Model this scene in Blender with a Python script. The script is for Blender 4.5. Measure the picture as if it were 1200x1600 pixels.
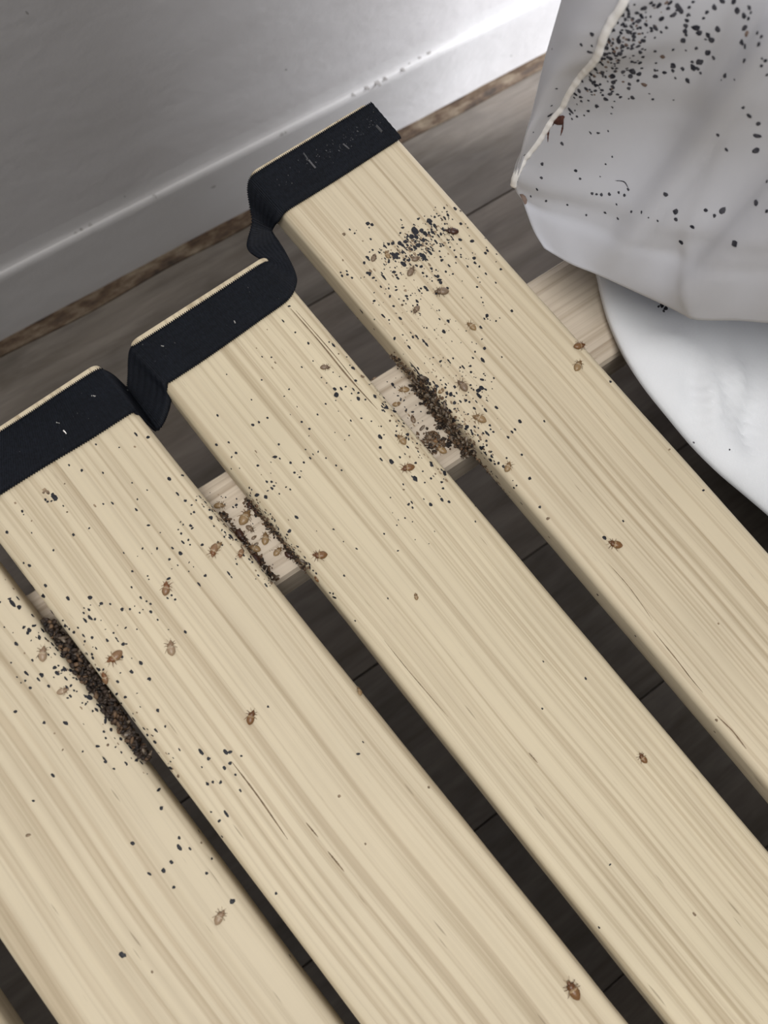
import bpy, bmesh, math, random
from mathutils import Vector, Matrix, noise
from mathutils.bvhtree import BVHTree

random.seed(7)
for o in list(bpy.data.objects):
    bpy.data.objects.remove(o)
scene = bpy.context.scene
COL = scene.collection

# ------------------------------------------------------------------ camera
ZS = 0.25                       # top of the bed slats above the floor
H = ZS + 0.30335                # camera height
TILT = math.radians(16.0656)    # away from straight down
ROLL = math.radians(-20.5892)
YAW = math.radians(55.0)        # turns the camera frame so that the wall runs along X
FPX = 1264.9
IMW, IMH = 1200, 1600
def yaw2world(v):
    c, s = math.cos(YAW), math.sin(YAW)
    return Vector((c*v[0] + s*v[1], -s*v[0] + c*v[1], v[2]))
_fwd = yaw2world((0, math.sin(TILT), -math.cos(TILT)))
_r = yaw2world((1, 0, 0))
_d = yaw2world((0, -math.cos(TILT), -math.sin(TILT)))
AX = _r*math.cos(ROLL) + _d*math.sin(ROLL)       # picture right
AY = -_r*math.sin(ROLL) + _d*math.cos(ROLL)      # picture down
CAM = Vector((0, 0, H))
cam = bpy.data.cameras.new('camera')
cam.sensor_fit = 'VERTICAL'
cam.sensor_height = 24.0
cam.sensor_width = 18.0
cam.lens = 24.0*FPX/IMH
cam.clip_start = 0.01
cam.dof.use_dof = True
cam.dof.focus_distance = 0.335
cam.dof.aperture_fstop = 8.0
camo = bpy.data.objects.new('camera', cam)
COL.objects.link(camo)
m = Matrix.Identity(4)
up, back = -AY, -_fwd
for i in range(3):
    m[i][0], m[i][1], m[i][2], m[i][3] = AX[i], up[i], back[i], CAM[i]
camo.matrix_world = m
scene.camera = camo

# ------------------------------------------------------------------ light
scene.view_settings.view_transform = 'Standard'
scene.view_settings.look = 'None'
scene.view_settings.exposure = 0.0
scene.view_settings.gamma = 1.0
scene.view_settings.use_curve_mapping = False
world = bpy.data.worlds.new('room_light')
scene.world = world
world.use_nodes = True
bg = world.node_tree.nodes['Background']
bg.inputs[0].default_value = (0.96, 0.97, 1.0, 1)
bg.inputs[1].default_value = 0.07

def area_light(name, loc, target, sx, sy, power, color):
    l = bpy.data.lights.new(name, 'AREA')
    l.shape = 'RECTANGLE'; l.size = sx; l.size_y = sy
    l.energy = power; l.color = color
    o = bpy.data.objects.new(name, l)
    COL.objects.link(o)
    o.location = loc
    o.rotation_euler = (Vector(target) - Vector(loc)).to_track_quat('-Z', 'Y').to_euler()
    return o
# ceiling light / skylight of the room, above and a little in front of the wall
area_light('ceiling_light', (-0.22, -0.36, 1.8), (0.08, -0.05, 0.2), 1.0, 0.8, 21.6, (1.0, 0.975, 0.94))
# narrow window to the right; the block added behind the mattress corner shades the left part of the wall from it
area_light('side_window_light', (1.8, -0.2, 0.55), (0.35, 0.34, 0.1), 0.26, 0.5, 112, (0.96, 0.97, 1.0))

# ------------------------------------------------------------------ helpers
def ray(px, py):
    return _fwd + AX*((px - 600)/FPX) + AY*((py - 800)/FPX)
def at(px, py, z):
    d = ray(px, py)
    return CAM + d*((z - H)/d.z)

def tag(o, label=None, cat=None, group=None, kind=None):
    if label: o['label'] = label
    if cat: o['category'] = cat
    if group: o['group'] = group
    if kind: o['kind'] = kind
    return o
def link(name, me, parent=None, mat=None):
    o = bpy.data.objects.new(name, me)
    COL.objects.link(o)
    if parent is not None: o.parent = parent
    if mat is not None and me is not None and not me.materials: me.materials.append(mat)
    return o
def empty(name, loc=(0, 0, 0)):
    o = bpy.data.objects.new(name, None)
    o.empty_display_size = 0.02
    COL.objects.link(o)
    o.location = loc
    return o
def mesh(name, verts, faces, smooth=True):
    me = bpy.data.meshes.new(name)
    me.from_pydata([tuple(v) for v in verts], [], faces)
    me.update()
    if smooth:
        for p in me.polygons: p.use_smooth = True
    return me
def grid_faces(nu, nv, closed_v=False, off=0, flip=False):
    fs = []
    for i in range(nu - 1):
        for j in range(nv if closed_v else nv - 1):
            a = off + i*nv + j; b = off + i*nv + (j + 1) % nv
            c = off + (i + 1)*nv + (j + 1) % nv; d = off + (i + 1)*nv + j
            fs.append((a, d, c, b) if flip else (a, b, c, d))
    return fs
def cat_rom(pts, n):
    """n samples along a Catmull-Rom curve through pts (Vectors), even in parameter"""
    out = []
    m_ = len(pts) - 1
    for k in range(n):
        t = k/(n - 1)*m_
        i = min(int(t), m_ - 1); u = t - i
        p1, p2 = pts[i], pts[i + 1]
        p0 = pts[i - 1] if i > 0 else p1*2 - p2
        p3 = pts[i + 2] if i + 2 <= m_ else p2*2 - p1
        out.append(0.5*((2*p1) + (p2 - p0)*u + (2*p0 - 5*p1 + 4*p2 - p3)*u*u + (3*p1 - p0 - 3*p2 + p3)*u*u*u))
    return out
def resample(pts, n):
    L = [0.0]
    for a, b in zip(pts, pts[1:]): L.append(L[-1] + (b - a).length)
    out = []; k = 0
    for i in range(n):
        s = L[-1]*i/(n - 1)
        while k < len(L) - 2 and L[k + 1] < s: k += 1
        u = (s - L[k])/max(1e-9, L[k + 1] - L[k])
        out.append(pts[k].lerp(pts[k + 1], min(1, max(0, u))))
    return out
def box(name, x0, x1, y0, y1, z0, z1, bev=0.0, seg=2):
    bm = bmesh.new()
    bmesh.ops.create_cube(bm, size=1)
    for v in bm.verts:
        v.co = Vector(((x0 + x1)/2 + v.co.x*(x1 - x0), (y0 + y1)/2 + v.co.y*(y1 - y0), (z0 + z1)/2 + v.co.z*(z1 - z0)))
    if bev:
        bmesh.ops.bevel(bm, geom=bm.edges[:], offset=bev, segments=seg, profile=0.5, affect='EDGES')
    me = bpy.data.meshes.new(name); bm.to_mesh(me); bm.free()
    return me

# ------------------------------------------------------------------ materials
def new_mat(name, rough=0.6, spec=0.3):
    mt = bpy.data.materials.new(name); mt.use_nodes = True
    nt = mt.node_tree
    b = nt.nodes['Principled BSDF']
    b.inputs['Roughness'].default_value = rough
    b.inputs['Specular IOR Level'].default_value = spec
    return mt, nt, b
def N(nt, typ, **kw):
    n = nt.nodes.new(typ)
    for k, v in kw.items(): setattr(n, k, v)
    return n
def ramp(nt, fac, stops):
    r = N(nt, 'ShaderNodeValToRGB')
    el = r.color_ramp.elements
    while len(el) < len(stops): el.new(0.5)
    for e, (p, c) in zip(el, stops):
        e.position = p; e.color = (*c, 1)
    nt.links.new(fac, r.inputs[0])
    return r.outputs[0]
def noise_tex(nt, vec, scale, detail=2.0, rough=0.5, dist=0.0):
    n = N(nt, 'ShaderNodeTexNoise')
    n.inputs['Scale'].default_value = scale; n.inputs['Detail'].default_value = detail
    n.inputs['Roughness'].default_value = rough; n.inputs['Distortion'].default_value = dist
    if vec is not None: nt.links.new(vec, n.inputs['Vector'])
    return n.outputs[0]
def mapping(nt, vec, scale=(1, 1, 1), loc=(0, 0, 0), rot=(0, 0, 0)):
    mp = N(nt, 'ShaderNodeMapping')
    mp.inputs['Scale'].default_value = scale; mp.inputs['Location'].default_value = loc; mp.inputs['Rotation'].default_value = rot
    nt.links.new(vec, mp.inputs['Vector'])
    return mp.outputs[0]
def mix(nt, fac, a, b, mode='MIX'):
    mx = N(nt, 'ShaderNodeMix', data_type='RGBA', blend_type=mode)
    if isinstance(fac, float): mx.inputs[0].default_value = fac
    else: nt.links.new(fac, mx.inputs[0])
    for s, v in ((6, a), (7, b)):
        if isinstance(v, tuple): mx.inputs[s].default_value = (*v, 1)
        else: nt.links.new(v, mx.inputs[s])
    return mx.outputs[2]
def bump(nt, b, height, strength, dist):
    bp = N(nt, 'ShaderNodeBump')
    bp.inputs['Strength'].default_value = strength; bp.inputs['Distance'].default_value = dist
    nt.links.new(height, bp.inputs['Height'])
    nt.links.new(bp.outputs[0], b.inputs['Normal'])
    return bp
def math_node(nt, op, a, b=None):
    n = N(nt, 'ShaderNodeMath', operation=op)
    for i, v in enumerate((a, b)):
        if v is None: continue
        if isinstance(v, (int, float)): n.inputs[i].default_value = v
        else: nt.links.new(v, n.inputs[i])
    return n.outputs[0]

def wood_mat(name, light, mid, dark, seed, fine=1.0, dots=True):
    """pale softwood: grain lines run along local X"""
    mt, nt, b = new_mat(name, 0.55, 0.25)
    tc = N(nt, 'ShaderNodeTexCoord')
    v0 = tc.outputs['Object']
    # gentle drift of the grain
    warp = noise_tex(nt, mapping(nt, v0, (5, 9, 5), (seed, 0, 0)), 1.0, 1.0)
    wv = N(nt, 'ShaderNodeVectorMath', operation='MULTIPLY_ADD')
    cmb = N(nt, 'ShaderNodeCombineXYZ')
    nt.links.new(math_node(nt, 'SUBTRACT', warp, 0.5), cmb.inputs[1])
    nt.links.new(cmb.outputs[0], wv.inputs[0]); wv.inputs[1].default_value = (0, 0.010, 0)
    nt.links.new(v0, wv.inputs[2])
    v = wv.outputs[0]
    broad = noise_tex(nt, mapping(nt, v, (0.9, 150, 30), (seed*3.1, seed, 0)), 1.0, 2.0, 0.55)
    finen = noise_tex(nt, mapping(nt, v, (3.5, 520*fine, 200), (seed*1.7, 0, seed)), 1.0, 3.0, 0.6)
    line = noise_tex(nt, mapping(nt, v, (1.3, 300*fine, 60), (seed*0.7, seed*2, 0)), 1.0, 1.0, 0.5)
    c1 = ramp(nt, broad, [(0.30, mid), (0.46, light), (0.60, light), (0.74, mid)])
    lines = ramp(nt, line, [(0.0, (1, 1, 1)), (0.53, (1, 1, 1)), (0.64, (0.0, 0.0, 0.0)), (0.70, (0.25, 0.25, 0.25)), (1.0, (1, 1, 1))])
    c2 = mix(nt, math_node(nt, 'MULTIPLY', math_node(nt, 'SUBTRACT', 1.0, lines), 0.5), c1, dark)
    f2 = ramp(nt, finen, [(0.34, (0.80, 0.77, 0.73)), (0.5, (1, 1, 1)), (0.7, (1.04, 1.04, 1.03))])
    c3 = mix(nt, 0.9, c2, f2, 'MULTIPLY')
    # tiny pores and splinters, short dashes along the grain
    pore = noise_tex(nt, mapping(nt, v0, (70, 900, 300), (seed, seed, 0)), 1.0, 0.0)
    pm = ramp(nt, pore, [(0.0, (0, 0, 0)), (0.80, (0, 0, 0)), (0.86, (0.55, 0.55, 0.55))])
    c4 = mix(nt, pm, c3, tuple(x*0.55 for x in dark))
    # faint dirty tone
    blot = noise_tex(nt, mapping(nt, v0, (14, 22, 14), (seed*9, 0, 0)), 1.0, 3.0)
    c5 = mix(nt, 0.5, c4, ramp(nt, blot, [(0.35, (0.88, 0.88, 0.88)), (0.6, (1, 1, 1))]), 'MULTIPLY')
    nt.links.new(c5, b.inputs['Base Color'])
    h = math_node(nt, 'ADD', math_node(nt, 'MULTIPLY', finen, 0.5), lines)
    bump(nt, b, h, 0.35, 0.0003)
    return mt

MAT_SLAT = [wood_mat('slat_pine_%s' % n, l, md, dk, sd, f) for n, l, md, dk, sd, f in (
    ('a', (0.640, 0.553, 0.402), (0.575, 0.488, 0.348), (0.43, 0.335, 0.218), 1.3, 0.75),
    ('b', (0.640, 0.553, 0.402), (0.575, 0.488, 0.348), (0.43, 0.335, 0.218), 4.1, 0.75),
    ('c', (0.648, 0.56, 0.405), (0.575, 0.488, 0.348), (0.42, 0.327, 0.212), 8.7, 1.0),
    ('d', (0.648, 0.562, 0.403), (0.58, 0.492, 0.35), (0.41, 0.32, 0.207), 13.2, 1.1),
    ('e', (0.640, 0.553, 0.402), (0.575, 0.488, 0.348), (0.43, 0.335, 0.218), 21.9, 1.0))]
MAT_RAIL = wood_mat('beam_plywood', (0.60, 0.52, 0.42), (0.54, 0.46, 0.37), (0.36, 0.285, 0.21), 31.0, 0.8)

def floor_mat(name, a, bcol, c):
    mt, nt, b = new_mat(name, 0.5, 0.3)
    tc = N(nt, 'ShaderNodeTexCoord'); oi = N(nt, 'ShaderNodeObjectInfo')
    vv = N(nt, 'ShaderNodeVectorMath', operation='ADD')
    sc = N(nt, 'ShaderNodeVectorMath', operation='SCALE'); sc.inputs['Scale'].default_value = 17.0
    cb = N(nt, 'ShaderNodeCombineXYZ')
    for i in range(3): nt.links.new(oi.outputs['Random'], cb.inputs[i])
    nt.links.new(cb.outputs[0], sc.inputs[0])
    nt.links.new(tc.outputs['Object'], vv.inputs[0]); nt.links.new(sc.outputs[0], vv.inputs[1])
    v = vv.outputs[0]
    n1 = noise_tex(nt, mapping(nt, v, (9, 60, 9)), 1.0, 4.0, 0.6, 0.4)
    n2 = noise_tex(nt, mapping(nt, v, (16, 26, 16)), 1.0, 3.0, 0.6)
    n3 = noise_tex(nt, mapping(nt, v, (20, 420, 20)), 1.0, 2.0, 0.5)
    c1 = ramp(nt, n1, [(0.3, a), (0.5, bcol), (0.7, c)])
    c2 = mix(nt, 0.6, c1, ramp(nt, n2, [(0.3, (0.62, 0.62, 0.64)), (0.5, (1, 1, 1)), (0.75, (1.12, 1.1, 1.08))]), 'MULTIPLY')
    c3 = mix(nt, 0.5, c2, ramp(nt, n3, [(0.35, (0.8, 0.8, 0.8)), (0.6, (1, 1, 1))]), 'MULTIPLY')
    tint = ramp(nt, oi.outputs['Random'], [(0.0, (0.88, 0.9, 0.92)), (0.5, (1, 1, 1)), (1.0, (1.05, 1.0, 0.93))])
    c4 = mix(nt, 1.0, c3, tint, 'MULTIPLY')
    nt.links.new(c4, b.inputs['Base Color'])
    bump(nt, b, n3, 0.15, 0.0004)
    return mt
MAT_FLOOR = floor_mat('floor_grey_oak', (0.096, 0.08, 0.064), (0.14, 0.119, 0.10), (0.182, 0.158, 0.136))
mt, nt, b = new_mat('floor_joint_dark', 0.8); b.inputs['Base Color'].default_value = (0.035, 0.030, 0.025, 1); MAT_JOINT = mt

def paint_mat(name, col, smudge=True):
    mt, nt, b = new_mat(name, 0.62, 0.25)
    tc = N(nt, 'ShaderNodeTexCoord'); v = tc.outputs['Object']
    n1 = noise_tex(nt, mapping(nt, v, (40, 40, 55)), 1.0, 4.0, 0.55)
    n2 = noise_tex(nt, mapping(nt, v, (6, 6, 20), (3, 1, 2)), 1.0, 3.0, 0.6)
    n3 = noise_tex(nt, mapping(nt, v, (150, 150, 150)), 1.0, 2.0, 0.5)
    c = mix(nt, 0.35, col, ramp(nt, n2, [(0.35, (0.80, 0.785, 0.77)), (0.6, (1, 1, 1))]), 'MULTIPLY')
    nt.links.new(c, b.inputs['Base Color'])
    h = math_node(nt, 'ADD', math_node(nt, 'MULTIPLY', n3, 0.3), n1)
    bump(nt, b, h, 0.32, 0.0016)
    return mt
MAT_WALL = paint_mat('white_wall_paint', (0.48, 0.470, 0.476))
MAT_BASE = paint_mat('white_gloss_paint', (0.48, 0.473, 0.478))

mt, nt, b = new_mat('dirty_brown_edge', 0.7, 0.2)
tc = N(nt, 'ShaderNodeTexCoord')
n1 = noise_tex(nt, mapping(nt, tc.outputs['Object'], (45, 120, 45)), 1.0, 4.0, 0.65)
nt.links.new(ramp(nt, n1, [(0.3, (0.018, 0.013, 0.01)), (0.48, (0.07, 0.045, 0.028)), (0.62, (0.13, 0.10, 0.07)), (0.8, (0.20, 0.16, 0.115))]), b.inputs['Base Color'])
bump(nt, b, n1, 0.6, 0.001); MAT_TRIM = mt

mt, nt, b = new_mat('navy_webbing', 0.65, 0.2)
tc = N(nt, 'ShaderNodeTexCoord')
n1 = noise_tex(nt, mapping(nt, tc.outputs['Object'], (900, 900, 900)), 1.0, 2.0, 0.6)
n2 = noise_tex(nt, mapping(nt, tc.outputs['Object'], (60, 60, 60)), 1.0, 3.0, 0.6)
cA = ramp(nt, n1, [(0.3, (0.003, 0.004, 0.007)), (0.7, (0.0085, 0.011, 0.0175))])
nt.links.new(mix(nt, 0.5, cA, ramp(nt, n2, [(0.3, (0.75, 0.75, 0.75)), (0.65, (1.15, 1.15, 1.15))]), 'MULTIPLY'), b.inputs['Base Color'])
bump(nt, b, n1, 0.4, 0.0002); MAT_WEB = mt

mt, nt, b = new_mat('staple_metal', 0.35, 0.5)
b.inputs['Base Color'].default_value = (0.62, 0.60, 0.57, 1); b.inputs['Metallic'].default_value = 0.6; MAT_STAPLE = mt
mt, nt, b = new_mat('grey_lint', 0.9, 0.1); b.inputs['Base Color'].default_value = (0.10, 0.10, 0.105, 1); MAT_LINT = mt

def cloth_mat(name, col, twill):
    mt, nt, b = new_mat(name, 0.75, 0.2)
    tc = N(nt, 'ShaderNodeTexCoord'); v = tc.outputs['Object']
    n2 = noise_tex(nt, mapping(nt, v, (14, 14, 14)), 1.0, 3.0, 0.55)
    c = mix(nt, 0.6, col, ramp(nt, n2, [(0.35, (0.93, 0.93, 0.94)), (0.65, (1, 1, 1))]), 'MULTIPLY')
    w = N(nt, 'ShaderNodeTexWave', wave_type='BANDS', bands_direction='X')
    w.inputs['Scale'].default_value = 560.0; w.inputs['Distortion'].default_value = 0.15
    nt.links.new(mapping(nt, v, (1, 1, 1), rot=(0.3, 0.1, 0.95)), w.inputs['Vector'])
    if twill:
        c = mix(nt, twill, c, ramp(nt, w.outputs[0], [(0.0, (0.93, 0.935, 0.94)), (1.0, (1, 1, 1))]), 'MULTIPLY')
    nt.links.new(c, b.inputs['Base Color'])
    h = math_node(nt, 'ADD', math_node(nt, 'MULTIPLY', w.outputs[0], 0.12 if twill else 0.03), noise_tex(nt, mapping(nt, v, (55, 40, 55)), 1.0, 2.0))
    bump(nt, b, h, 0.25, 0.0012)
    b.inputs['Sheen Weight'].default_value = 0.15
    return mt
MAT_FACE = cloth_mat('white_mattress_ticking', (0.50, 0.51, 0.555), 0.0)
MAT_BORDER = cloth_mat('white_mattress_border', (0.50, 0.505, 0.545), 0.0)
MAT_SHEET = cloth_mat('white_twill_cloth', (0.83, 0.85, 0.88), 0.9)
mt, nt, b = new_mat('white_seam_tape', 0.7, 0.2); b.inputs['Base Color'].default_value = (0.84, 0.83, 0.83, 1); MAT_SEAM = mt

def flat_mat(name, a, c, rough=0.6, spec=0.3, sc=600):
    mt, nt, b = new_mat(name, rough, spec)
    tc = N(nt, 'ShaderNodeTexCoord')
    n1 = noise_tex(nt, mapping(nt, tc.outputs['Object'], (sc, sc, sc)), 1.0, 2.0)
    nt.links.new(ramp(nt, n1, [(0.35, a), (0.65, c)]), b.inputs['Base Color'])
    return mt
MAT_DROP = flat_mat('black_droppings', (0.008, 0.009, 0.014), (0.022, 0.022, 0.028), 0.55, 0.3)
MAT_DROPC = flat_mat('droppings_soaked_in_cloth', (0.025, 0.026, 0.036), (0.075, 0.075, 0.09), 0.85, 0.1, 500)
MAT_SCUFF = flat_mat('grey_scuff', (0.22, 0.21, 0.205), (0.34, 0.33, 0.325), 0.8, 0.1, 200)
MAT_FLAKE = flat_mat('brown_flakes', (0.10, 0.065, 0.04), (0.34, 0.25, 0.16), 0.6, 0.3, 400)
MAT_CRACK = flat_mat('grain_crack_brown', (0.16, 0.115, 0.075), (0.27, 0.2, 0.13), 0.8, 0.1, 300)
MAT_HEAP = flat_mat('dark_debris', (0.012, 0.009, 0.008), (0.055, 0.037, 0.026), 0.6, 0.3, 420)
MAT_HEAPSKIN = flat_mat('heaped_skin', (0.06, 0.043, 0.03), (0.20, 0.155, 0.11), 0.4, 0.4, 300)
MAT_BLOOD = flat_mat('dried_blood', (0.045, 0.016, 0.012), (0.12, 0.05, 0.04), 0.6, 0.25, 300)
MAT_BROWNSTAIN = flat_mat('brown_stain', (0.13, 0.09, 0.075), (0.24, 0.18, 0.155), 0.8, 0.1, 300)
def bug_mat(name, front, rear, pale):
    mt, nt, b = new_mat(name, 0.35, 0.45)
    tc = N(nt, 'ShaderNodeTexCoord')
    sx = N(nt, 'ShaderNodeSeparateXYZ'); nt.links.new(tc.outputs['Generated'], sx.inputs[0])
    n1 = noise_tex(nt, mapping(nt, tc.outputs['Generated'], (7, 7, 3)), 1.0, 2.0)
    f = math_node(nt, 'ADD', sx.outputs[0], math_node(nt, 'MULTIPLY', math_node(nt, 'SUBTRACT', n1, 0.5), 0.22))
    c = ramp(nt, f, [(0.10, rear), (0.42, rear), (0.50, pale), (0.56, front), (0.80, front), (0.9, pale)])
    w = N(nt, 'ShaderNodeTexWave', wave_type='BANDS', bands_direction='X')
    w.inputs['Scale'].default_value = 3.0; nt.links.new(tc.outputs['Generated'], w.inputs['Vector'])
    c = mix(nt, 0.35, c, ramp(nt, w.outputs[0], [(0.0, (0.6, 0.55, 0.5)), (0.4, (1, 1, 1))]), 'MULTIPLY')
    nt.links.new(c, b.inputs['Base Color'])
    return mt
BUG = {
 'brown': bug_mat('bug_amber_brown', (0.13, 0.055, 0.02), (0.20, 0.10, 0.04), (0.42, 0.30, 0.17)),
 'tan': bug_mat('bug_shed_tan', (0.21, 0.13, 0.06), (0.30, 0.20, 0.10), (0.52, 0.42, 0.28)),
 'pale': bug_mat('bug_shed_pale', (0.27, 0.18, 0.11), (0.36, 0.26, 0.17), (0.55, 0.45, 0.32)),
 'rust': bug_mat('bug_rust', (0.19, 0.08, 0.03), (0.25, 0.145, 0.075), (0.48, 0.36, 0.23)),
 'dark': bug_mat('bug_dark_red', (0.035, 0.014, 0.009), (0.055, 0.022, 0.014), (0.09, 0.045, 0.03)),
 'grey': bug_mat('bug_grey_brown', (0.13, 0.085, 0.05), (0.21, 0.15, 0.10), (0.30, 0.22, 0.15)),
}

SURF = []       # (bvh, key) of every surface that specks and bugs can lie on
def add_surf(o, key):
    bpy.context.view_layer.update()
    mw = o.matrix_world
    me = o.data
    SURF.append((BVHTree.FromPolygons([mw @ v.co for v in me.vertices], [tuple(p.vertices) for p in me.polygons]), key))
def hit(px, py, keys=None):
    d = ray(px, py).normalized()
    best = None
    for bv, k in SURF:
        if keys and not any(k.startswith(q) for q in keys): continue
        loc, nor, idx, dist = bv.ray_cast(CAM, d)
        if loc is not None and (best is None or dist < best[3]):
            if nor.dot(d) > 0: nor = -nor
            best = (loc, nor, k, dist)
    return best

# ------------------------------------------------------------------ the room shell
YW = 0.347          # front of the baseboard
X0, X1, Y0 = -1.6, 2.6, -2.2
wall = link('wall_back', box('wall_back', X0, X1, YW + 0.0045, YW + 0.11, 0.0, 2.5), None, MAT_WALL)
tag(wall, kind='structure')
# baseboard: flat board with a rounded, caulked top edge
prof = [(0.0, 0.0), (0.0, 0.058)]
for k in range(7):
    a = k/6*math.pi/2
    prof.append((0.0055*(1 - math.cos(a)), 0.0605 + 0.0055*math.sin(a)))
prof += [(0.0075, 0.0675), (0.0085, 0.070), (0.0095, 0.0735), (0.0100, 0.078), (0.0102, 0.078), (0.0102, 0.0)]
nx = 60
vs, fs = [], []
for i in range(nx):
    x = X0 + (X1 - X0)*i/(nx - 1)
    for (dy, z) in prof:
        vs.append((x, YW + dy*.45, z + 0.0012))
np_ = len(prof)
fs = grid_faces(nx, np_, True)
fs.append(tuple(range(np_))[::-1]); fs.append(tuple((nx - 1)*np_ + k for k in range(np_)))
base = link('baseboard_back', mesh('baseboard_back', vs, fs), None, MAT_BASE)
tag(base, kind='structure')
md = base.modifiers.new('edge', 'EDGE_SPLIT'); md.split_angle = math.radians(35)
# dirty strip between baseboard and planks
vs = []; nx = 260
for i in range(nx):
    x = X0 + (X1 - X0)*i/(nx - 1)
    w = 0.0110 + 0.0022*noise.noise((x*14, 0, 0))
    zz = 0.0030 + 0.0012*noise.noise((x*30, 3, 0))
    for (dy, z) in ((0.002, 0.0), (0.002, zz), (-w*0.5, zz + 0.0006*noise.noise((x*50, 9, 1))), (-w, 0.0015), (-w, 0.0)):
        vs.append((x, YW + dy, z))
fs = grid_faces(nx, 5, True, flip=True)
fs.append(tuple(range(5))); fs.append(tuple((nx - 1)*5 + k for k in range(5))[::-1])
trim = link('trim_1', mesh('trim_1', vs, fs, False), None, MAT_TRIM)
tag(trim, kind='structure')

floor = link('floor', box('floor', X0, X1, Y0, YW + 0.1, -0.03, -0.004), None, MAT_JOINT)
tag(floor, kind='structure')
PL, PW, GAP = 1.25, 0.124, 0.0004
plank_me = box('plank', GAP, PL - GAP, GAP, PW - GAP, -0.012, 0.0, 0.0006, 1)
plank_me.materials.append(MAT_FLOOR)
row = 0
y = YW - 0.092 - PW
while y > Y0:
    off = (0.37, 0.93, 0.15, 0.66)[row % 4]
    x = X0 - off
    while x < X1:
        link('plank', plank_me, floor).location = (x, y, 0)
        x += PL
    y -= PW; row += 1
edge_me = box('plank', GAP, PL - GAP, GAP, 0.092 - 0.009, -0.012, 0.0, 0.0006, 1)
edge_me.materials.append(MAT_FLOOR)
x = X0 - 1.0
while x < X1:
    link('plank', edge_me, floor).location = (x, YW - 0.092, 0)
    x += PL
fl_probe = link('plank', box('probe', X0, X1, Y0, YW, -0.01, 0.0), None)
add_surf(fl_probe, 'floor')
bpy.data.objects.remove(fl_probe)

# ------------------------------------------------------------------ slatted bed base
base_root = empty('slatted_bed_base', (0.0, 0.0, ZS - 0.0085))
tag(base_root, 'pale wooden slatted bed base with navy webbing strap across slat ends', 'bed base')
TH = 0.0155
RND = 0.0038
WID = {4: 0.0662, 3: 0.0684, 2: 0.0696, 1: 0.0684}
SHIFT = {4: 0.0019, 3: 0.0008, 1: -0.0008}
Yb = math.radians(57.0389)
SL = {  # angle offset, centre offset, end towards the wall
 0: (math.radians(2.6), -0.1640, 0.1590),
 1: (math.radians(2.6405), -0.08272, 0.1600),
 2: (math.radians(2.6912), -0.00936, 0.16097),
 3: (math.radians(1.9626), 0.07134, 0.16120),
 4: (math.radians(1.6848), 0.15427, 0.19789)}
for q in range(-1, -8, -1): SL[q] = (math.radians(2.6), -0.1640 + 0.0815*q, 0.1590)   # the base goes on to the left
LEN = 0.95
def slat_mesh(seed, W):
    """loft of a rounded cross-section along X, from x=-LEN to x=0"""
    rnd = random.Random(seed)
    r = RND; n = 6
    sec = []
    for cx, cz, a0 in ((W/2 - r, -r, 0), (-W/2 + r, -r, 90), (-W/2 + r, -TH + r, 180), (W/2 - r, -TH + r, 270)):
        for k in range(n + 1):
            a = math.radians(a0 + 90*k/n)
            sec.append((cx + r*math.cos(a), cz + r*math.sin(a)))
        if a0 == 0:       # points across the top face
            for k in range(1, 8): sec.append((W/2 - r - (W - 2*r)*k/8, 0.0))
    xs = [-LEN, -LEN + 0.0006] + [-LEN + LEN*k/60 for k in range(1, 60)] + [-0.0009, -0.0003, 0.0]
    vs = []
    for x in xs:
        e = 0.0009 if x in (-LEN, 0.0) else (0.0003 if x in (-LEN + 0.0006, -0.0003) else 0.0)
        for (yy, zz) in sec:
            s = 1 - e/ (W/2)
            wob = 0.0003*noise.noise((x*25, seed*5 + (1 if yy > 0 else 0), 0)) if abs(yy) > W/2 - r - 1e-6 else 0
            vs.append((x, yy*s + wob, (zz + TH/2)*(1 - e/(TH/2)) - TH/2))
    ns = len(sec)
    fs = grid_faces(len(xs), ns, True, flip=True)
    fs.append(tuple(range(ns))); fs.append(tuple((len(xs) - 1)*ns + k for k in range(ns))[::-1])
    return mesh('slat', vs, fs)
SLATS = {}
for i, (da, off, end) in SL.items():
    a = Yb + da - YAW
    n_ = Vector((math.cos(a), math.sin(a), 0)); d_ = Vector((-math.sin(a), math.cos(a), 0))
    me = slat_mesh(i + 1, WID.get(i, 0.069))
    o = link('slat', me, base_root, MAT_SLAT[i if i >= 0 else 1])
    p = n_*(off + SHIFT.get(i, 0)) + d_*(end + 0.0012)
    o.location = Vector((p.x, p.y, ZS)) - base_root.location
    o.rotation_euler = (0, 0, a + math.pi/2)
    md = o.modifiers.new('edge', 'EDGE_SPLIT'); md.split_angle = math.radians(50)
    SLATS[i] = o
    add_surf(o, 'slat%d' % i)

# the beam the slats lie on
ra = math.radians(0.55)
ZB = ZS - TH - 0.0004
pc = at(640, 650, ZB)
e1 = at(578, 590, ZB); e2 = at(700, 732, ZB)
ux = Vector((math.cos(ra), math.sin(ra), 0)); uy = Vector((-math.sin(ra), math.cos(ra), 0))
ytop = (e1.dot(uy) + at(307.5, 759, ZB).dot(uy))/2
ybot = (e2.dot(uy) + at(434, 911, ZB).dot(uy))/2
BW = ytop - ybot
bm = bmesh.new()
bmesh.ops.create_cube(bm, size=1)
for v in bm.verts:
    v.co = Vector((v.co.x*1.4 - 0.30, v.co.y*BW, -0.0225 + v.co.z*0.045))
bmesh.ops.bevel(bm, geom=bm.edges[:], offset=0.0042, segments=2, profile=0.5, affect='EDGES')
me = bpy.data.meshes.new('support_beam'); bm.to_mesh(me); bm.free()
beam = link('support_beam', me, None, MAT_RAIL)
pb = uy*((ytop + ybot)/2)
beam.location = (pb.x, pb.y, ZB)
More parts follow.
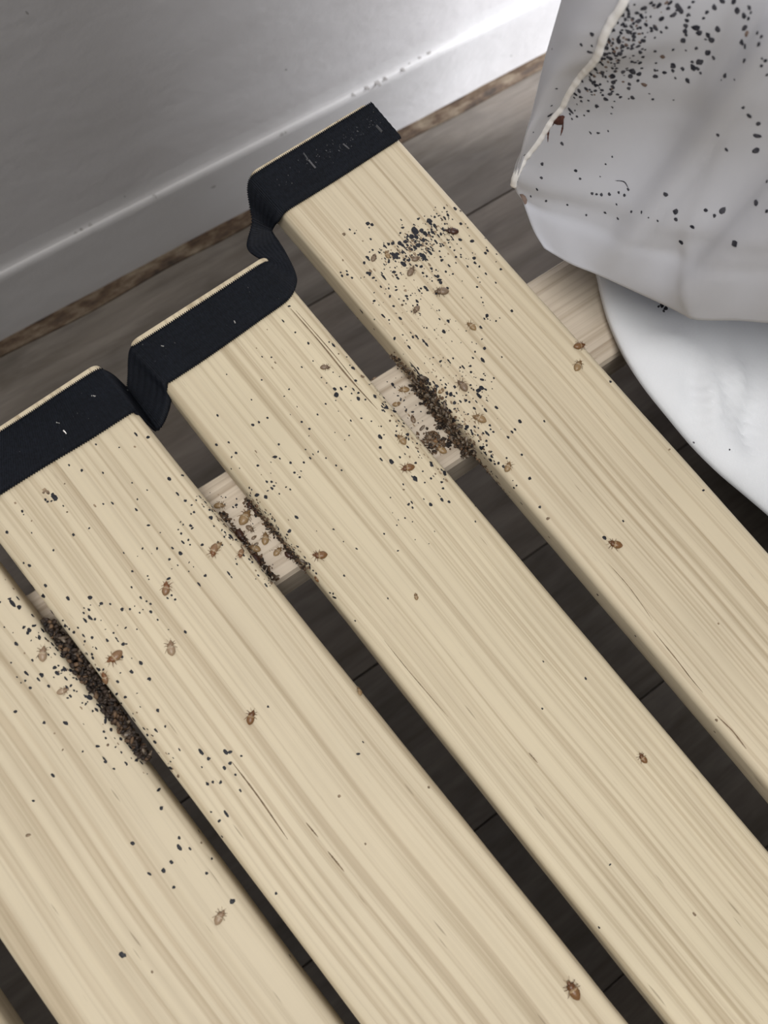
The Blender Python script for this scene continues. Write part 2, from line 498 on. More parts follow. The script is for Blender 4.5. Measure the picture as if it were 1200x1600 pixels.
beam.rotation_euler = (0, 0, ra)
tag(beam, 'pale plywood support beam crossing underneath the bed slats', 'beam')
add_surf(beam, 'beam')

# ------------------------------------------------------------------ webbing strap (two edges traced as 3D rails)
T = 0.0014
def zz(dz): return ZS + T + dz
A = [(580, 159, 0), (532, 188, 0), (484, 217, 0), (436, 246, 0), (402, 267, 0), (390, 277, -.0008), (386, 296, -.006), (390, 326, -.013), (393, 350, -.0165), (386, 384, -.0165), (402, 400, -.011), (417, 405, -.0065), (414, 409, -.0012), (398, 417, 0),
     (352, 447, 0), (304, 478, 0), (256, 509, 0), (215, 535, 0), (204, 543, -.0012), (200, 559, -.008), (199, 584, -.0155), (197, 604, -.020), (190, 597, -.013), (178, 586, -.006), (164, 578, -.0010), (150, 577, 0), (100, 608, 0), (50, 641, 0), (0, 673, 0)]
B = [(627, 214, 0), (582, 243, 0), (536, 273, 0), (490, 302, 0), (456, 323, 0), (442, 334, -.0010), (434, 346, -.006), (428, 353, -.013), (426, 362, -.018), (436, 378, -.014), (447, 396, -.008), (461, 424, -.0035), (463, 443, -.0008), (450, 467, 0),
     (408, 498, 0), (362, 531, 0), (316, 563, 0), (272, 592, 0), (259, 602, -.0010), (265, 624, -.008), (259, 650, -.0155), (247, 671, -.0205), (236, 664, -.014), (223, 653, -.007), (213, 644, -.0010), (204, 645, 0), (140, 686, 0), (70, 728, 0), (0, 772, 0)]
PA = [at(x, y, zz(z)) for x, y, z in A]; PB = [at(x, y, zz(z)) for x, y, z in B]
sd = (PA[-1] - PA[-2]).normalized()
step = 0.012
for k in range(1, 15):          # goes on over the next slats, out of the picture
    dz = 0.0
    PA.append(PA[len(A) - 1] + sd*step*k + Vector((0, 0, dz))); PB.append(PB[len(B) - 1] + sd*step*k + Vector((0, 0, dz)))
NS = 1500
CA, CB = cat_rom(PA, 6000), cat_rom(PB, 6000)
mid_ = [(a + b)/2 for a, b in zip(CA, CB)]
L = [0.0]
for a, b in zip(mid_, mid_[1:]): L.append(L[-1] + (b - a).length)
NL = int(L[-1]/0.00023)
NWID = 15
RIB = 0.00092
top, bot = [], []
k = 0
for i in range(NL):
    s = L[-1]*i/(NL - 1)
    while k < len(L) - 2 and L[k + 1] < s: k += 1
    u = (s - L[k])/max(1e-9, L[k + 1] - L[k])
    a, b = CA[k].lerp(CA[k + 1], u), CB[k].lerp(CB[k + 1], u)
    t_ = (mid_[min(k + 8, len(mid_) - 1)] - mid_[max(k - 8, 0)]).normalized()
    acr = (b - a).normalized()
    nrm = t_.cross(acr)
    if nrm.length < 1e-6: nrm = Vector((0, 0, 1))
    nrm.normalize()
    sca = 0.00028*math.sin(2*math.pi*s/RIB)
    for j in range(NWID):
        f = j/(NWID - 1)
        ph = (j % 2)*math.pi*.35
        rib = 0.00036*math.sin(2*math.pi*s/RIB + ph)
        p = a.lerp(b, f)
        if j == 0: p = p - acr*sca
        if j == NWID - 1: p = p + acr*sca
        edge = 0.00025 if j in (0, NWID - 1) else 0.0
        top.append(p + nrm*(rib - edge)*(1 if nrm.z >= -2 else 1))
        bot.append(p - nrm*(0.0012 - edge))
# normal of the first flat section decides which side is up
sgn = 1
nv = len(top)
vs = top + bot
fs = grid_faces(NL, NWID) + grid_faces(NL, NWID, off=nv, flip=True)
for i in range(NL - 1):
    for j, fl in ((0, False), (NWID - 1, True)):
        q = (i*NWID + j, (i + 1)*NWID + j, nv + (i + 1)*NWID + j, nv + i*NWID + j)
        fs.append(q[::-1] if fl else q)
for i, fl in ((0, True), (NL - 1, False)):
    for j in range(NWID - 1):
        q = (i*NWID + j, i*NWID + j + 1, nv + i*NWID + j + 1, nv + i*NWID + j)
        fs.append(q[::-1] if fl else q)
me = mesh('webbing_strap', vs, fs)
bm = bmesh.new(); bm.from_mesh(me); bmesh.ops.recalc_face_normals(bm, faces=bm.faces[:]); bm.to_mesh(me); bm.free()
strap = link('webbing_strap', me, base_root, MAT_WEB)
strap.location = -base_root.location
tag(strap, label='navy blue woven webbing strap stapled over the slat ends')
add_surf(strap, 'strap')

def bar_between(name, p, q, nrm, w, h, mat, parent):
    d = q - p
    X = d.normalized(); Y = nrm.cross(X).normalized(); Z = X.cross(Y)
    me = box(name, -d.length/2, d.length/2, -w/2, w/2, -h*0.4, h, min(w, h)*0.3, 1)
    o = link(name, me, parent, mat)
    mw = Matrix.Identity(4)
    c = (p + q)/2
    for i in range(3): mw[i][0], mw[i][1], mw[i][2], mw[i][3] = X[i], Y[i], Z[i], c[i]
    bpy.context.view_layer.update()
    o.matrix_basis = parent.matrix_world.inverted() @ mw
    return o
for (x0, y0, x1, y1, w) in ((99, 672, 104, 678, .0006), (88, 660, 93, 662, .0005), (143, 618, 150, 619, .0005), (366, 501, 368, 505, .0004), (252, 540, 256, 541, .0004)):
    h0, h1 = hit(x0, y0), hit(x1, y1)
    if h0 and h1: bar_between('staple', h0[0], h1[0], h0[1], w, 0.0003, MAT_STAPLE, strap)
for (x0, y0, x1, y1, w) in ((474, 240, 481, 250, .0012), (482, 250, 493, 263, .0009), (588, 196, 597, 206, .0010), (536, 225, 546, 233, .0008)):
    h0, h1 = hit(x0, y0), hit(x1, y1)
    if h0 and h1: bar_between('lint_thread', h0[0], h1[0], h0[1], w, 0.00025, MAT_LINT, strap)

dv, df = [], []
for _ in range(150):
    px_, py_ = (random.gauss(530, 42), 0)
    py_ = 226 - (px_ - 530)*.6 + random.gauss(0, 9)
    if random.random() < .35: px_, py_ = random.uniform(20, 450), random.uniform(430, 720)
    h0 = hit(px_, py_)
    if not h0 or h0[2] != 'strap': continue
    st = len(dv); r = random.uniform(.00012, .00042)
    X = h0[1].orthogonal().normalized(); Y = h0[1].cross(X)
    for k in range(5):
        a = 6.283*k/5; q = r*random.uniform(.5, 1.2)
        dv.append(h0[0] + h0[1]*.0002 + X*math.cos(a)*q + Y*math.sin(a)*q)
    df.append(tuple(range(st, st + 5)))
dust = link('dust', mesh('dust', dv, df), strap, MAT_LINT)
tag(dust, kind='stuff')

# ------------------------------------------------------------------ mattress corner and cloth
def coons(top, bottom, left, right, nu, nv):
    """rows nv from top to bottom, columns nu from left to right; returns [row][col]"""
    t_, b_ = resample(cat_rom(top, 200), nu), resample(cat_rom(bottom, 200), nu)
    l_, r_ = resample(cat_rom(left, 200), nv), resample(cat_rom(right, 200), nv)
    g = []
    for j in range(nv):
        v = j/(nv - 1); rw = []
        for i in range(nu):
            u = i/(nu - 1)
            p = t_[i]*(1 - v) + b_[i]*v + l_[j]*(1 - u) + r_[j]*u
            p = p - (t_[0]*(1 - u)*(1 - v) + t_[-1]*u*(1 - v) + b_[0]*(1 - u)*v + b_[-1]*u*v)
            rw.append(p)
        g.append(rw)
    return g
def smooth01(x):
    x = max(0, min(1, x)); return x*x*(3 - 2*x)

mat_root = empty('mattress', at(820, 300, 0.25))
tag(mat_root, 'white mattress corner covered in black specks, leaning beside the slats', 'mattress')
seam_px = [(1012, -110, .385), (992, -45, .374), (974, 5, .366), (957, 32, .360), (945, 55, .355), (932, 90, .346), (910, 114, .336), (890, 143, .326), (878, 166, .318), (863, 184, .312), (843, 217, .302), (820, 247, .292), (806, 276, .284), (803, 290, .279)]
sil_px = [(905, -110, .355), (889, -45, .346), (877, 0, .340), (865, 42, .334), (853, 84, .328), (845, 117, .322), (837, 150, .315), (829, 185, .308), (822, 214, .301), (817, 234, .296), (812, 252, .291), (807, 270, .286), (803, 284, .281), (803, 290, .279)]
SEAM = [at(*p) for p in seam_px]; SIL = [at(*p) for p in sil_px]
low_left = [at(*p) for p in ((803, 290, .279), (808, 302, .277), (816, 313, .276), (822, 330, .275), (834, 361, .272), (850, 388, .270))]
bottom_px = [(850, 388, .270), (868, 399, .270), (895, 414, .271), (935, 430, .273), (990, 455, .277), (1040, 478, .282), (1068, 492, .285), (1082, 499, .287), (1110, 501, .291), (1150, 501, .297), (1200, 505, .303), (1300, 515, .315), (1420, 530, .33)]
BOTTOM = [at(*p) for p in bottom_px]
TOP = [SEAM[0], at(1120, -140, .398), at(1260, -160, .405), at(1420, -180, .41)]
RIGHT = [TOP[-1], at(1430, 0, .408), at(1430, 200, .395), at(1425, 380, .37), BOTTOM[-1]]
LEFT = SEAM + low_left[1:]
NU, NV = 90, 90
G = coons(TOP, BOTTOM, LEFT, RIGHT, NU, NV)
facen = (G[NV//2][NU//2 + 1] - G[NV//2][NU//2]).cross(G[NV//2 + 1][NU//2] - G[NV//2][NU//2]).normalized()
if facen.dot(CAM - G[NV//2][NU//2]) < 0: facen = -facen
# soft bulge and fabric folds, fading out at the seams
FOLDS = [((1085, 260), (1140, 60), 26, .0030), ((1040, 330), (1075, 180), 22, .0022), ((1175, 330), (1190, 120), 26, -.0022), ((985, 300), (930, 360), 26, .0016),
         ((890, 250), (960, 330), 22, .0014), ((1100, 400), (1140, 230), 24, -.0020), ((1180, 460), (1160, 300), 30, .0022), ((850, 250), (880, 300), 15, -.0014), ((1010, 420), (1100, 440), 30, .0016)]
FP = [(at(*a, .32), at(*b_, .35), w*.00024, h) for a, b_, w, h in FOLDS]
def fold(p):
    s = 0
    for a, b_, w, h in FP:
        ab = b_ - a; ab.z = 0
        q = p - a; q.z = 0
        t = max(0, min(1, q.dot(ab)/ab.dot(ab)))
        d = (q - ab*t).length
        s += h*math.exp(-(d/w)**2)*math.sin(math.pi*max(.08, min(.92, t)))
    return s
verts = []
for j in range(NV):
    for i in range(NU):
        u, v = i/(NU - 1), j/(NV - 1)
        k = smooth01(u/.12)*smooth01((1 - v)/.2)
        p = G[j][i]
        w_ = -0.020*smooth01(u/.35)*smooth01((1 - v)/.45)
        wr = 0.0016*noise.noise((p.x*22, p.y*30, 2.0)) + 0.0006*noise.noise((p.x*60, p.y*70, 5.0))
        verts.append(p + facen*(w_ + k*(wr*1.0 + fold(p)*2.2)))
faces = grid_faces(NV, NU)
# roll the lower edge under, then the body behind the face
BK = Vector((0.55, 0.30, -0.10)); BKn = BK.normalized()
def add_strip(edge_idx, offs):
    prev = edge_idx
    for off in offs:
        st = len(verts)
        for e in edge_idx: verts.append(verts[e] + off)
        cur = list(range(st, st + len(edge_idx)))
        for a in range(len(edge_idx) - 1):
            faces.append((prev[a], prev[a + 1], cur[a + 1], cur[a]))
        prev = cur
    return prev
corner_j = min(range(NV), key=lambda j: (G[j][0] - low_left[0]).length)
bot_idx = [j*NU for j in range(corner_j, NV - 1)] + [(NV - 1)*NU + i for i in range(NU)]
dn = Vector((.45, .10, -.75)).normalized()
V1 = Vector((.80, .30, -.25)).normalized()
offs = [V1*(.010*(1 - math.cos(a))) + dn*(.010*math.sin(a)) for a in (0.35, 0.7, 1.05, 1.4)]
offs += [offs[-1] + Vector((.94, .12, 0.0))*x for x in (0.02, 0.06, 0.12, 0.20, 0.235)]
under = add_strip(bot_idx, offs)
add_strip([j*NU + NU - 1 for j in range(NV)], [Vector((.02, -.014, .0)), Vector((.06, -.035, -.002)), Vector((.12, -.05, -.004)), Vector((.20, -.055, -.006))])
add_strip(list(range(NU)), [Vector((.02, .004, .006)), Vector((.07, .01, .010)), Vector((.15, .012, .010)), Vector((.235, .012, .008))])
me = mesh('face_panel', verts, faces)
bm = bmesh.new(); bm.from_mesh(me); bmesh.ops.recalc_face_normals(bm, faces=bm.faces[:]); bm.to_mesh(me); bm.free()
face = link('face_panel', me, mat_root, MAT_FACE); face.location = -mat_root.location
md = face.modifiers.new('cloth', 'SOLIDIFY'); md.thickness = 0.0012; md.offset = -1
add_surf(face, 'face')
# border panel: from the seam round to the far side
nB = 80
s_, l_ = resample(cat_rom(SEAM, 300), nB), cat_rom(SIL, 300)
l_ = resample(l_, nB)
verts, faces = [], []
cols = 13
for j in range(nB):
    for i in range(cols):
        u = i/(cols - 1)
        p = s_[j].lerp(l_[j], u)
        bul = 0.006*math.sin(math.pi*u)*smooth01((nB - 1 - j)/25)
        wr = 0.0022*noise.noise((p.x*40, p.y*34, 8.0))*math.sin(math.pi*u)
        verts.append(p + facen*(bul + wr))
faces = grid_faces(nB, cols)
sil_idx = [j*cols + cols - 1 for j in range(nB)]
V2 = Vector((.75, .42, -.55)).normalized()
offs = [V2*.004, V2*.010, V2*.022 + Vector((.004, .002, 0)), V2*.03 + Vector((.04, .02, 0)), V2*.03 + Vector((.10, .045, .01)), V2*.03 + Vector((.16, .05, .02)), V2*.03 + Vector((.235, .035, .03))]
prev = sil_idx
for off in offs:
    st = len(verts)
    for n_i, e in enumerate(sil_idx): verts.append(verts[e] + off)
    cur = list(range(st, st + nB))
    for a in range(nB - 1): faces.append((prev[a], prev[a + 1], cur[a + 1], cur[a]))
    prev = cur
me = mesh('border_panel', verts, faces)
bm = bmesh.new(); bm.from_mesh(me); bmesh.ops.recalc_face_normals(bm, faces=bm.faces[:]); bm.to_mesh(me); bm.free()
border = link('border_panel', me, mat_root, MAT_BORDER); border.location = -mat_root.location
md = border.modifiers.new('cloth', 'SOLIDIFY'); md.thickness = 0.0012; md.offset = -1
add_surf(border, 'border')
# unseen block added behind face and border, sized to block the side light
bm = bmesh.new()
bmesh.ops.create_cube(bm, size=1)
for v in bm.verts: v.co = Vector((.55 + v.co.x*.25, -.24 + v.co.y*.915, .253 + v.co.z*.502))
bmesh.ops.bevel(bm, geom=bm.edges[:], offset=0.03, segments=5, profile=0.5, affect='EDGES')
me = bpy.data.meshes.new('mattress_body'); bm.to_mesh(me); bm.free()
for p in me.polygons: p.use_smooth = True
body = link('mattress_body', me, mat_root, MAT_BORDER); body.location = -mat_root.location
# seam tape: uneven stitched ridge
pts = resample(cat_rom(SEAM, 400), 140)
vs = []
nr = 8
for i, p in enumerate(pts):
    t_ = (pts[min(i + 1, 139)] - pts[max(i - 1, 0)]).normalized()
    a1 = facen.cross(t_).normalized()
    r = 0.00125 + 0.0003*noise.noise((i*.35, 0, 0)); r *= 0.6 + 0.4*smooth01(i/20)
    for k in range(nr):
        a = 2*math.pi*k/nr
        vs.append(p + a1*(math.cos(a)*r*1.25) + facen*(math.sin(a)*r*.8 + .0003))
fs = grid_faces(140, nr, True)
fs.append(tuple(range(nr))[::-1]); fs.append(tuple(139*nr + k for k in range(nr)))
seam = link('seam_tape', mesh('seam_tape', vs, fs), mat_root, MAT_SEAM); seam.location = -mat_root.location
tag(seam, label='raised white seam tape joining face and border')

# lower white cloth, lying over the beam and hanging to the floor
left_px = [(915, 395, .238), (930, 425, .238), (935, 450, .238), (945, 490, .238), (958, 525, .238), (975, 560, .240), (1005, 606, .241), (1040, 650, .241), (1080, 698, .239), (1120, 738, .237), (1160, 772, .232), (1200, 806, .227), (1290, 884, .216), (1390, 970, .205)]
LFT = [at(*p) for p in left_px] + [Vector((.266, -.20, .195)), Vector((.288, -.36, .19)), Vector((.31, -.60, .19))]
TP = [LFT[0], at(1040, 400, .270), at(1200, 420, .280), at(1400, 430, .285)]
RT = [TP[-1], at(1440, 600, .275), at(1450, 800, .25), LFT[-1]]
BTM = [LFT[-1] + (RT[-1] - LFT[-1])*0, LFT[-1]*1.0]
# rows run along the left edge: use ruled grid from left edge to a right edge
nu, nv = 60, 150
lcur = resample(cat_rom(LFT, 400), nv)
rcur = resample([Vector(q) for q in ((.405, .055, .238), (.405, -.02, .238), (.405, -.10, .238), (.405, -.20, .232), (.405, -.35, .222), (.405, -.62, .22))], nv)
verts = []
SF = [((1110, 560), (1125, 720), 15, .0028), ((1150, 540), (1165, 640), 16, .0020), ((1060, 610), (1080, 660), 14, .0018), ((1000, 520), (1100, 535), 18, .0016), ((1180, 600), (1190, 740), 16, -.0022), ((1090, 560), (1095, 690), 14, -.0018)]
FP = [(at(*a, .25), at(*b_, .25), w*.00028, h) for a, b_, w, h in SF]
for j in range(nv):
    for i in range(nu):
        u = (i/(nu - 1))**1.3
        p = lcur[j].lerp(rcur[j], u)
        k = smooth01(u/.12)
        z = 0.006*math.sqrt(max(0, 1 - (1 - min(1, u/.10))**2))
        z += k*(0.0014*noise.noise((p.x*28, p.y*22, 1.0)) + fold(p)*2.6)
        verts.append(p + Vector((0, 0, z)))
faces = grid_faces(nv, nu)
edge = [j*nu for j in range(nv)]
inw = [(rcur[j] - lcur[j]).normalized() for j in range(nv)]
prev = edge
for (fr, inn) in ((.02, .004), (.06, .012), (.2, .04), (.5, .10), (.8, .155), (.99, .19)):
    st = len(verts)
    for jj, e in enumerate(edge):
        p = verts[e]
        ztgt = 0.002
        # where the cloth passes over the beam it stops on it
        yb = p.dot(uy)
        on = smooth01((yb - (ybot - .012))/.010)
        zt = ztgt*(1 - on) + (ZB + 0.003)*on
        q = p + inw[jj]*inn + Vector((0, 0, (zt - p.z)*fr))
        q.x = min(q.x, .405)
        if on < 1: q += inw[jj]*(.006*fr*noise.noise((jj*.16, 4, 2)))
        verts.append(q)
    cur = list(range(st, st + nv))
    for a in range(nv - 1): faces.append((prev[a], prev[a + 1], cur[a + 1], cur[a]))
    prev = cur
me = mesh('bed_sheet', verts, faces)
bm = bmesh.new(); bm.from_mesh(me); bmesh.ops.recalc_face_normals(bm, faces=bm.faces[:]); bm.to_mesh(me); bm.free()
sheet = link('bed_sheet', me, None, MAT_SHEET)
md = sheet.modifiers.new('cloth', 'SOLIDIFY'); md.thickness = 0.0008; md.offset = -1
tag(sheet, 'bright white twill cloth bunched below the speckled mattress corner', 'sheet')
add_surf(sheet, 'sheet')

# ------------------------------------------------------------------ specks (droppings, flakes)
ACC = {}
def acc(key):
    return ACC.setdefault(key, ([], []))
GRAIN = Vector((0.64, 0.768))
def blob(key, p, nrm, r, elong=1.0, dirv=None, hgt=0.22, rnd=random, n=8):
    vs, fs = acc(key)
    if dirv is None:
        a = rnd.random()*6.28
        t = Vector((math.cos(a), math.sin(a), 0.1))
    else: t = dirv
    X = (t - nrm*t.dot(nrm))
    if X.length < 1e-5: X = nrm.orthogonal()
    X.normalize(); Y = nrm.cross(X)
    st = len(vs)
    vs.append(p + nrm*(r*hgt + .00008))
    for k in range(n):
        a = 2*math.pi*k/n
        q = r*(0.75 + 0.5*rnd.random())
        vs.append(p + X*(math.cos(a)*q*elong) + Y*(math.sin(a)*q/math.sqrt(elong)) + nrm*.00005)
    for k in range(n): fs.append((st, st + 1 + k, st + 1 + (k + 1) % n))
def speck(px, py, rpx, elong=1.0, kind='drop', keys=None):
    h = hit(px, py, keys)
    if not h: return
    p, nrm, k, dist = h
    if k in ('floor', 'strap') and kind != 'free': return
    g = hit(px + GRAIN.x*4, py + GRAIN.y*4, [k])
    dv = (g[0] - p) if g else None
    jit = random.uniform(.9, 1.5) if elong == 1.0 else elong
    blob((k, kind), p, nrm, rpx*dist/FPX, jit, dv if elong != 1.0 or random.random() < .6 else None, 0.04 if k in ('board', 'wall') else (0.12 if k in ('face', 'border', 'sheet') else 0.22))

def tile(ox, oy, s, txt, keys=None, rs=1.12):
    for tok in txt.split():
        e = 1.0; kind = 'drop'
        while tok[-1] in 'eb':
            if tok[-1] == 'e': e = 1.9
            else: kind = 'flake'
            tok = tok[:-1]
        x, y, r = (float(q) for q in tok.split(','))
        speck(ox + x/s, oy + y/s, max(0.6, r*rs/s), e, kind, keys)
tile(520, 320, 6, "328,175,20 368,185,16 340,215,8 160,232,9 205,268,9 222,240,5 356,322,11 280,340,7b 373,424,10 345,443,7 295,543,14 325,495,16 340,515,10 385,500,24 105,275,18b 75,635,9 88,668,12 130,622,9 137,655,14 180,685,11 263,687,6 295,678,6 335,640,18 345,655,14 380,685,12 405,712,8 450,768,10 497,790,6 525,785,10 388,825,7 535,857,12 388,902,13 378,925,6 270,1000,14e 470,1040,14e 390,1075,8 528,1080,9 532,1115,5 388,1165,9 633,1065,14 570,950,11 620,885,7 665,900,9 690,855,14 700,880,10 730,850,8 597,1018,5 590,770,10 595,800,10 460,640,10e 470,670,14e 490,695,10e 525,745,5 575,630,16 595,660,14 610,690,14 635,640,9 645,655,7 545,620,6 440,415,5 478,360,6 490,390,14e 525,370,16 562,362,18 478,445,6 455,460,5 585,478,28 605,460,18 655,445,16 525,535,14 500,560,6 585,590,8 660,555,24 625,500,10 670,510,14 630,360,22 655,380,18 680,345,20 700,380,14 700,325,12 770,245,36 740,300,24 780,300,20 830,240,20 865,270,22 850,330,20 800,380,22 770,400,18 740,420,14 830,380,16 890,410,14 910,450,18e 855,490,28 825,470,20 715,520,14 775,510,22b 740,490,16b 785,570,12 830,580,16 845,640,14 880,670,12", None, 1.0)
tile(520, 320, 6, "905,150,26 915,175,18 955,115,12 975,85,8 990,105,8 1000,100,7 1025,68,5 1070,65,10 1078,95,14 1048,125,14e 1050,180,10 1070,178,7 955,195,16 925,230,12 935,260,16 900,260,12 1030,230,8 1015,275,14 990,290,12e 1148,38,13 962,25,6 800,132,12 655,215,14 650,188,6 760,185,8 1085,355,9 1090,330,6 1127,325,10 965,345,13e 1000,435,10 1010,490,12 1022,520,14 1050,485,5 1100,398,8 1140,428,9 1155,490,12 1155,545,8 1190,330,12 925,600,14 930,625,8 968,610,9 985,670,18 960,668,10 1000,705,16 1010,730,18 930,715,9 1060,628,9 1125,650,9 1090,570,11e 870,780,16e 885,800,12 825,785,12 810,805,11e 835,830,8 970,830,14 1075,780,12 935,938,5 998,990,8 1000,1072,9 1080,1090,14 882,1152,6 1040,1185,14 790,905,14 795,945,12 750,945,8 738,1002,8 820,1022,6 95,520,9b 355,620,16b 650,940,12b 680,805,14b", None, 1.0)
tile(680, 320, 6, "188,38,14 237,58,10 240,178,13 285,180,5 305,215,7 235,330,15 345,342,16 320,292,5 468,315,8 243,410,6 205,368,5 480,400,6 490,430,11 470,452,12 576,463,7 570,535,5 615,604,11 240,470,8 242,490,8 365,500,16 372,545,12 350,452,5 375,462,4 290,505,5 310,510,4 303,578,10 415,578,9 475,648,10 400,682,6 420,726,6 392,770,11 568,730,8 432,870,7 447,915,8 455,945,4 718,995,13 485,1040,15 460,1068,9 492,1070,6 515,1082,4 570,1090,8 605,1062,5 427,1147,11 100,628,9 165,650,9 135,660,4 252,715,5")
tile(600, 500, 6, "562,110,16 600,10,12 400,75,7 905,70,10 918,180,7 825,210,5 942,265,14 853,297,8 833,357,10 925,378,16e 1105,348,8 100,173,12 235,255,12e 250,120,7e 272,160,11 305,155,11e 320,175,7 370,195,11e 400,230,12e 175,140,7 215,192,6 195,215,4 462,352,8 530,388,12 605,380,9e 620,400,7 648,360,9 715,445,8 745,445,12e 738,488,5 810,433,10 817,488,11 733,528,6 935,505,7 947,520,7 1030,545,9 1008,580,6 920,560,15 950,565,5 812,610,10 820,640,8 840,655,9 885,660,20 915,640,22 890,710,18e 950,650,10 963,752,7 960,730,5 1055,822,12 950,845,12e 845,828,12 790,882,8 770,705,8 835,738,6 865,765,9e 765,755,14 800,770,11 715,762,11 660,778,16 695,785,5 680,685,10 660,715,10 625,695,18 590,690,14 583,722,10 575,635,10 580,605,10 662,628,13 545,645,7 490,620,14 480,655,22 410,575,12 432,603,10 515,748,12 658,835,8 690,830,7 680,865,5 725,893,4 490,525,5 990,988,10 1000,1025,7 1025,1048,10 965,1062,16e 930,1062,9 880,1078,9 850,1000,10 885,1015,6 820,1035,9 778,1000,18 765,1020,12 710,985,16 1165,1098,11 1195,1045,8 960,1135,9 890,1135,8 1095,1025,4 570,780,22 620,855,14 630,900,12 260,430,8e 290,475,8e 320,500,9e 345,540,9e 365,575,8e 385,630,12e 410,650,12e 205,470,9 225,460,7 250,545,8e 270,570,8e")
tile(600, 500, 6, "80,605,14 100,632,8 130,710,8 155,750,8 188,755,7 205,852,9 268,862,12 110,545,4 165,485,5 165,538,5 300,800,6 345,860,7 360,945,5 320,965,6 30,580,5", ['beam'])
tile(500, 560, 6, "310,90,15 280,65,6 123,130,6 183,170,6 62,232,6 138,287,14 200,287,14 240,265,8 297,330,8 155,342,20 148,395,6 55,427,7 335,210,11 313,290,9e 360,325,11 360,378,16 427,385,9 463,245,6 515,357,15 388,562,9 288,583,9 482,590,7 565,737,18 600,717,7 573,637,7 550,637,4 722,633,8 773,635,7 713,683,8 715,727,11 820,715,15 810,742,9 830,758,10 565,836,14 575,950,12e 670,968,20 750,927,11 797,898,7 897,980,12 1040,980,14 1045,1000,15 963,1060,8 890,1130,22 865,1110,8e 1040,1125,10 982,1165,8 1140,1160,10 1168,1075,20 1195,1040,8 935,908,5 975,900,5 780,1180,8 55,935,8 152,1003,9 203,1050,8 273,722,7 232,765,5 140,695,5 290,395,4 625,460,16 605,465,8 585,487,8 595,410,5 600,370,14 590,430,9e 785,610,11 765,575,9e 695,495,18 735,525,8e 905,690,10e 172,495,5 840,925,8b 655,585,10b 400,170,16b", ['slat3'])
tile(680, 620, 6, "575,102,12 470,125,12 797,233,15 747,305,10 720,330,11 682,380,11 812,543,11 885,765,15 1025,230,6 983,1035,10 1057,1140,11b 763,832,8 738,853,10 728,785,5 808,997,9e 668,575,10 513,268,11 545,327,9 518,305,7 485,343,14e 452,343,9 400,360,9 480,412,10 410,415,8 430,480,20 468,530,13e 530,560,12 460,573,7 525,602,9 595,622,12 560,630,11 640,652,11 577,750,10e 700,895,5 600,810,14b 510,512,10b 370,283,8 405,293,6 340,317,10 298,280,16 620,850,8b 440,640,14b 420,590,14b 470,660,12b 510,730,12b 62,800,9 75,858,11 62,962,15 130,985,13 375,1170,8 88,715,18 375,1025,7 105,785,12b")
tile(560, 660, 6, "678,770,15 613,720,6 470,768,12 500,750,9e 507,800,9 437,897,7 507,932,6 375,915,5 362,965,4 320,848,4 243,1045,8 300,705,7 533,1100,5 661,1137,5 713,1022,5 420,580,6 750,675,5e 765,692,5e 425,630,8b 480,320,8b")
tile(380, 460, 6, "430,110,10 375,250,9e 487,357,9 612,460,11 655,625,7 548,682,8 845,475,12e 805,447,7 895,557,7b 970,587,7 265,590,8 177,585,7 173,802,8 430,890,8 385,955,7 77,987,8 228,1158,9 147,1195,8 545,1195,8 770,1027,7 697,1127,8 505,1053,5 442,1127,4 735,780,7 300,640,7eb 275,690,7eb 1110,160,13e 1000,150,14b 1040,190,18b 1075,225,12b 880,10,16b 225,330,5b 125,505,5b")
tile(300, 580, 6, "325,30,6 240,415,10 230,688,12 344,668,9 413,767,12 372,806,9 617,885,11 570,503,12 630,480,9 707,438,8 1030,475,9 1100,540,12 1097,607,5 815,687,11 777,803,15 823,818,8 922,858,13 1047,857,10 1065,735,7 1135,780,7 1183,755,8 1108,815,9e 960,950,11 1022,937,7 1010,995,11 990,970,4 740,853,5 445,910,5 368,915,7 738,957,4 702,1037,11 747,1037,11 750,1100,13 768,1075,9 788,1048,5 710,1122,7 880,1087,7 922,1110,8 817,1150,7 538,1093,9 560,1110,7 607,1160,18 690,1178,16 600,755,8eb 515,1150,8 545,1165,10 650,970,5b", ['slat3'])
tile(200, 740, 6, "385,48,14 512,17,12 38,87,7 180,155,7 88,240,8 465,190,12e 537,255,13 598,295,8 640,250,7 77,338,11 190,484,12 303,553,6 618,362,11 590,378,7 590,490,13 605,512,10 517,478,8 492,453,6 472,525,7 498,563,10 517,645,12e 567,622,9 583,667,8 697,667,13 765,340,14 780,415,16 805,492,8 880,532,8 895,475,7 903,592,9 845,643,11 882,670,9 965,590,15e 1013,620,10 963,665,4 417,700,10 493,747,18 388,804,11 467,860,7 573,833,6 615,875,5 570,917,6 412,893,5 272,702,10 137,702,9 42,917,9 185,960,7 195,992,7 32,1065,9 120,1163,11 175,1195,7 385,985,13 725,955,13 667,1040,12e 945,935,12e 970,970,7e 1020,848,9 1010,800,6 407,1140,9 372,1168,9 443,1182,10 1080,720,11 1165,830,10 90,775,4 222,750,4 745,240,16e 705,190,10e 725,270,9e 865,375,14e 830,350,11e 915,435,12 875,435,9 950,480,9 975,550,10 1110,695,12", ['slat2'])
tile(200, 740, 6, "1015,295,13 985,315,9 1018,237,7 770,180,4 875,215,5 1170,470,5 1190,590,6", ['beam'])
tile(380, 740, 6, "497,410,15 433,540,16 847,523,9 940,637,6 1063,705,8 945,957,10 688,538,4 455,665,6 503,680,6 592,845,9 620,855,7 655,908,9 685,935,10 815,1118,9 843,1125,10 855,1160,13 400,600,10e 355,565,5 330,525,8 310,495,7 298,437,8 255,378,8 403,127,6 440,150,6 530,35,9 340,190,6 425,435,6eb", ['slat3'])
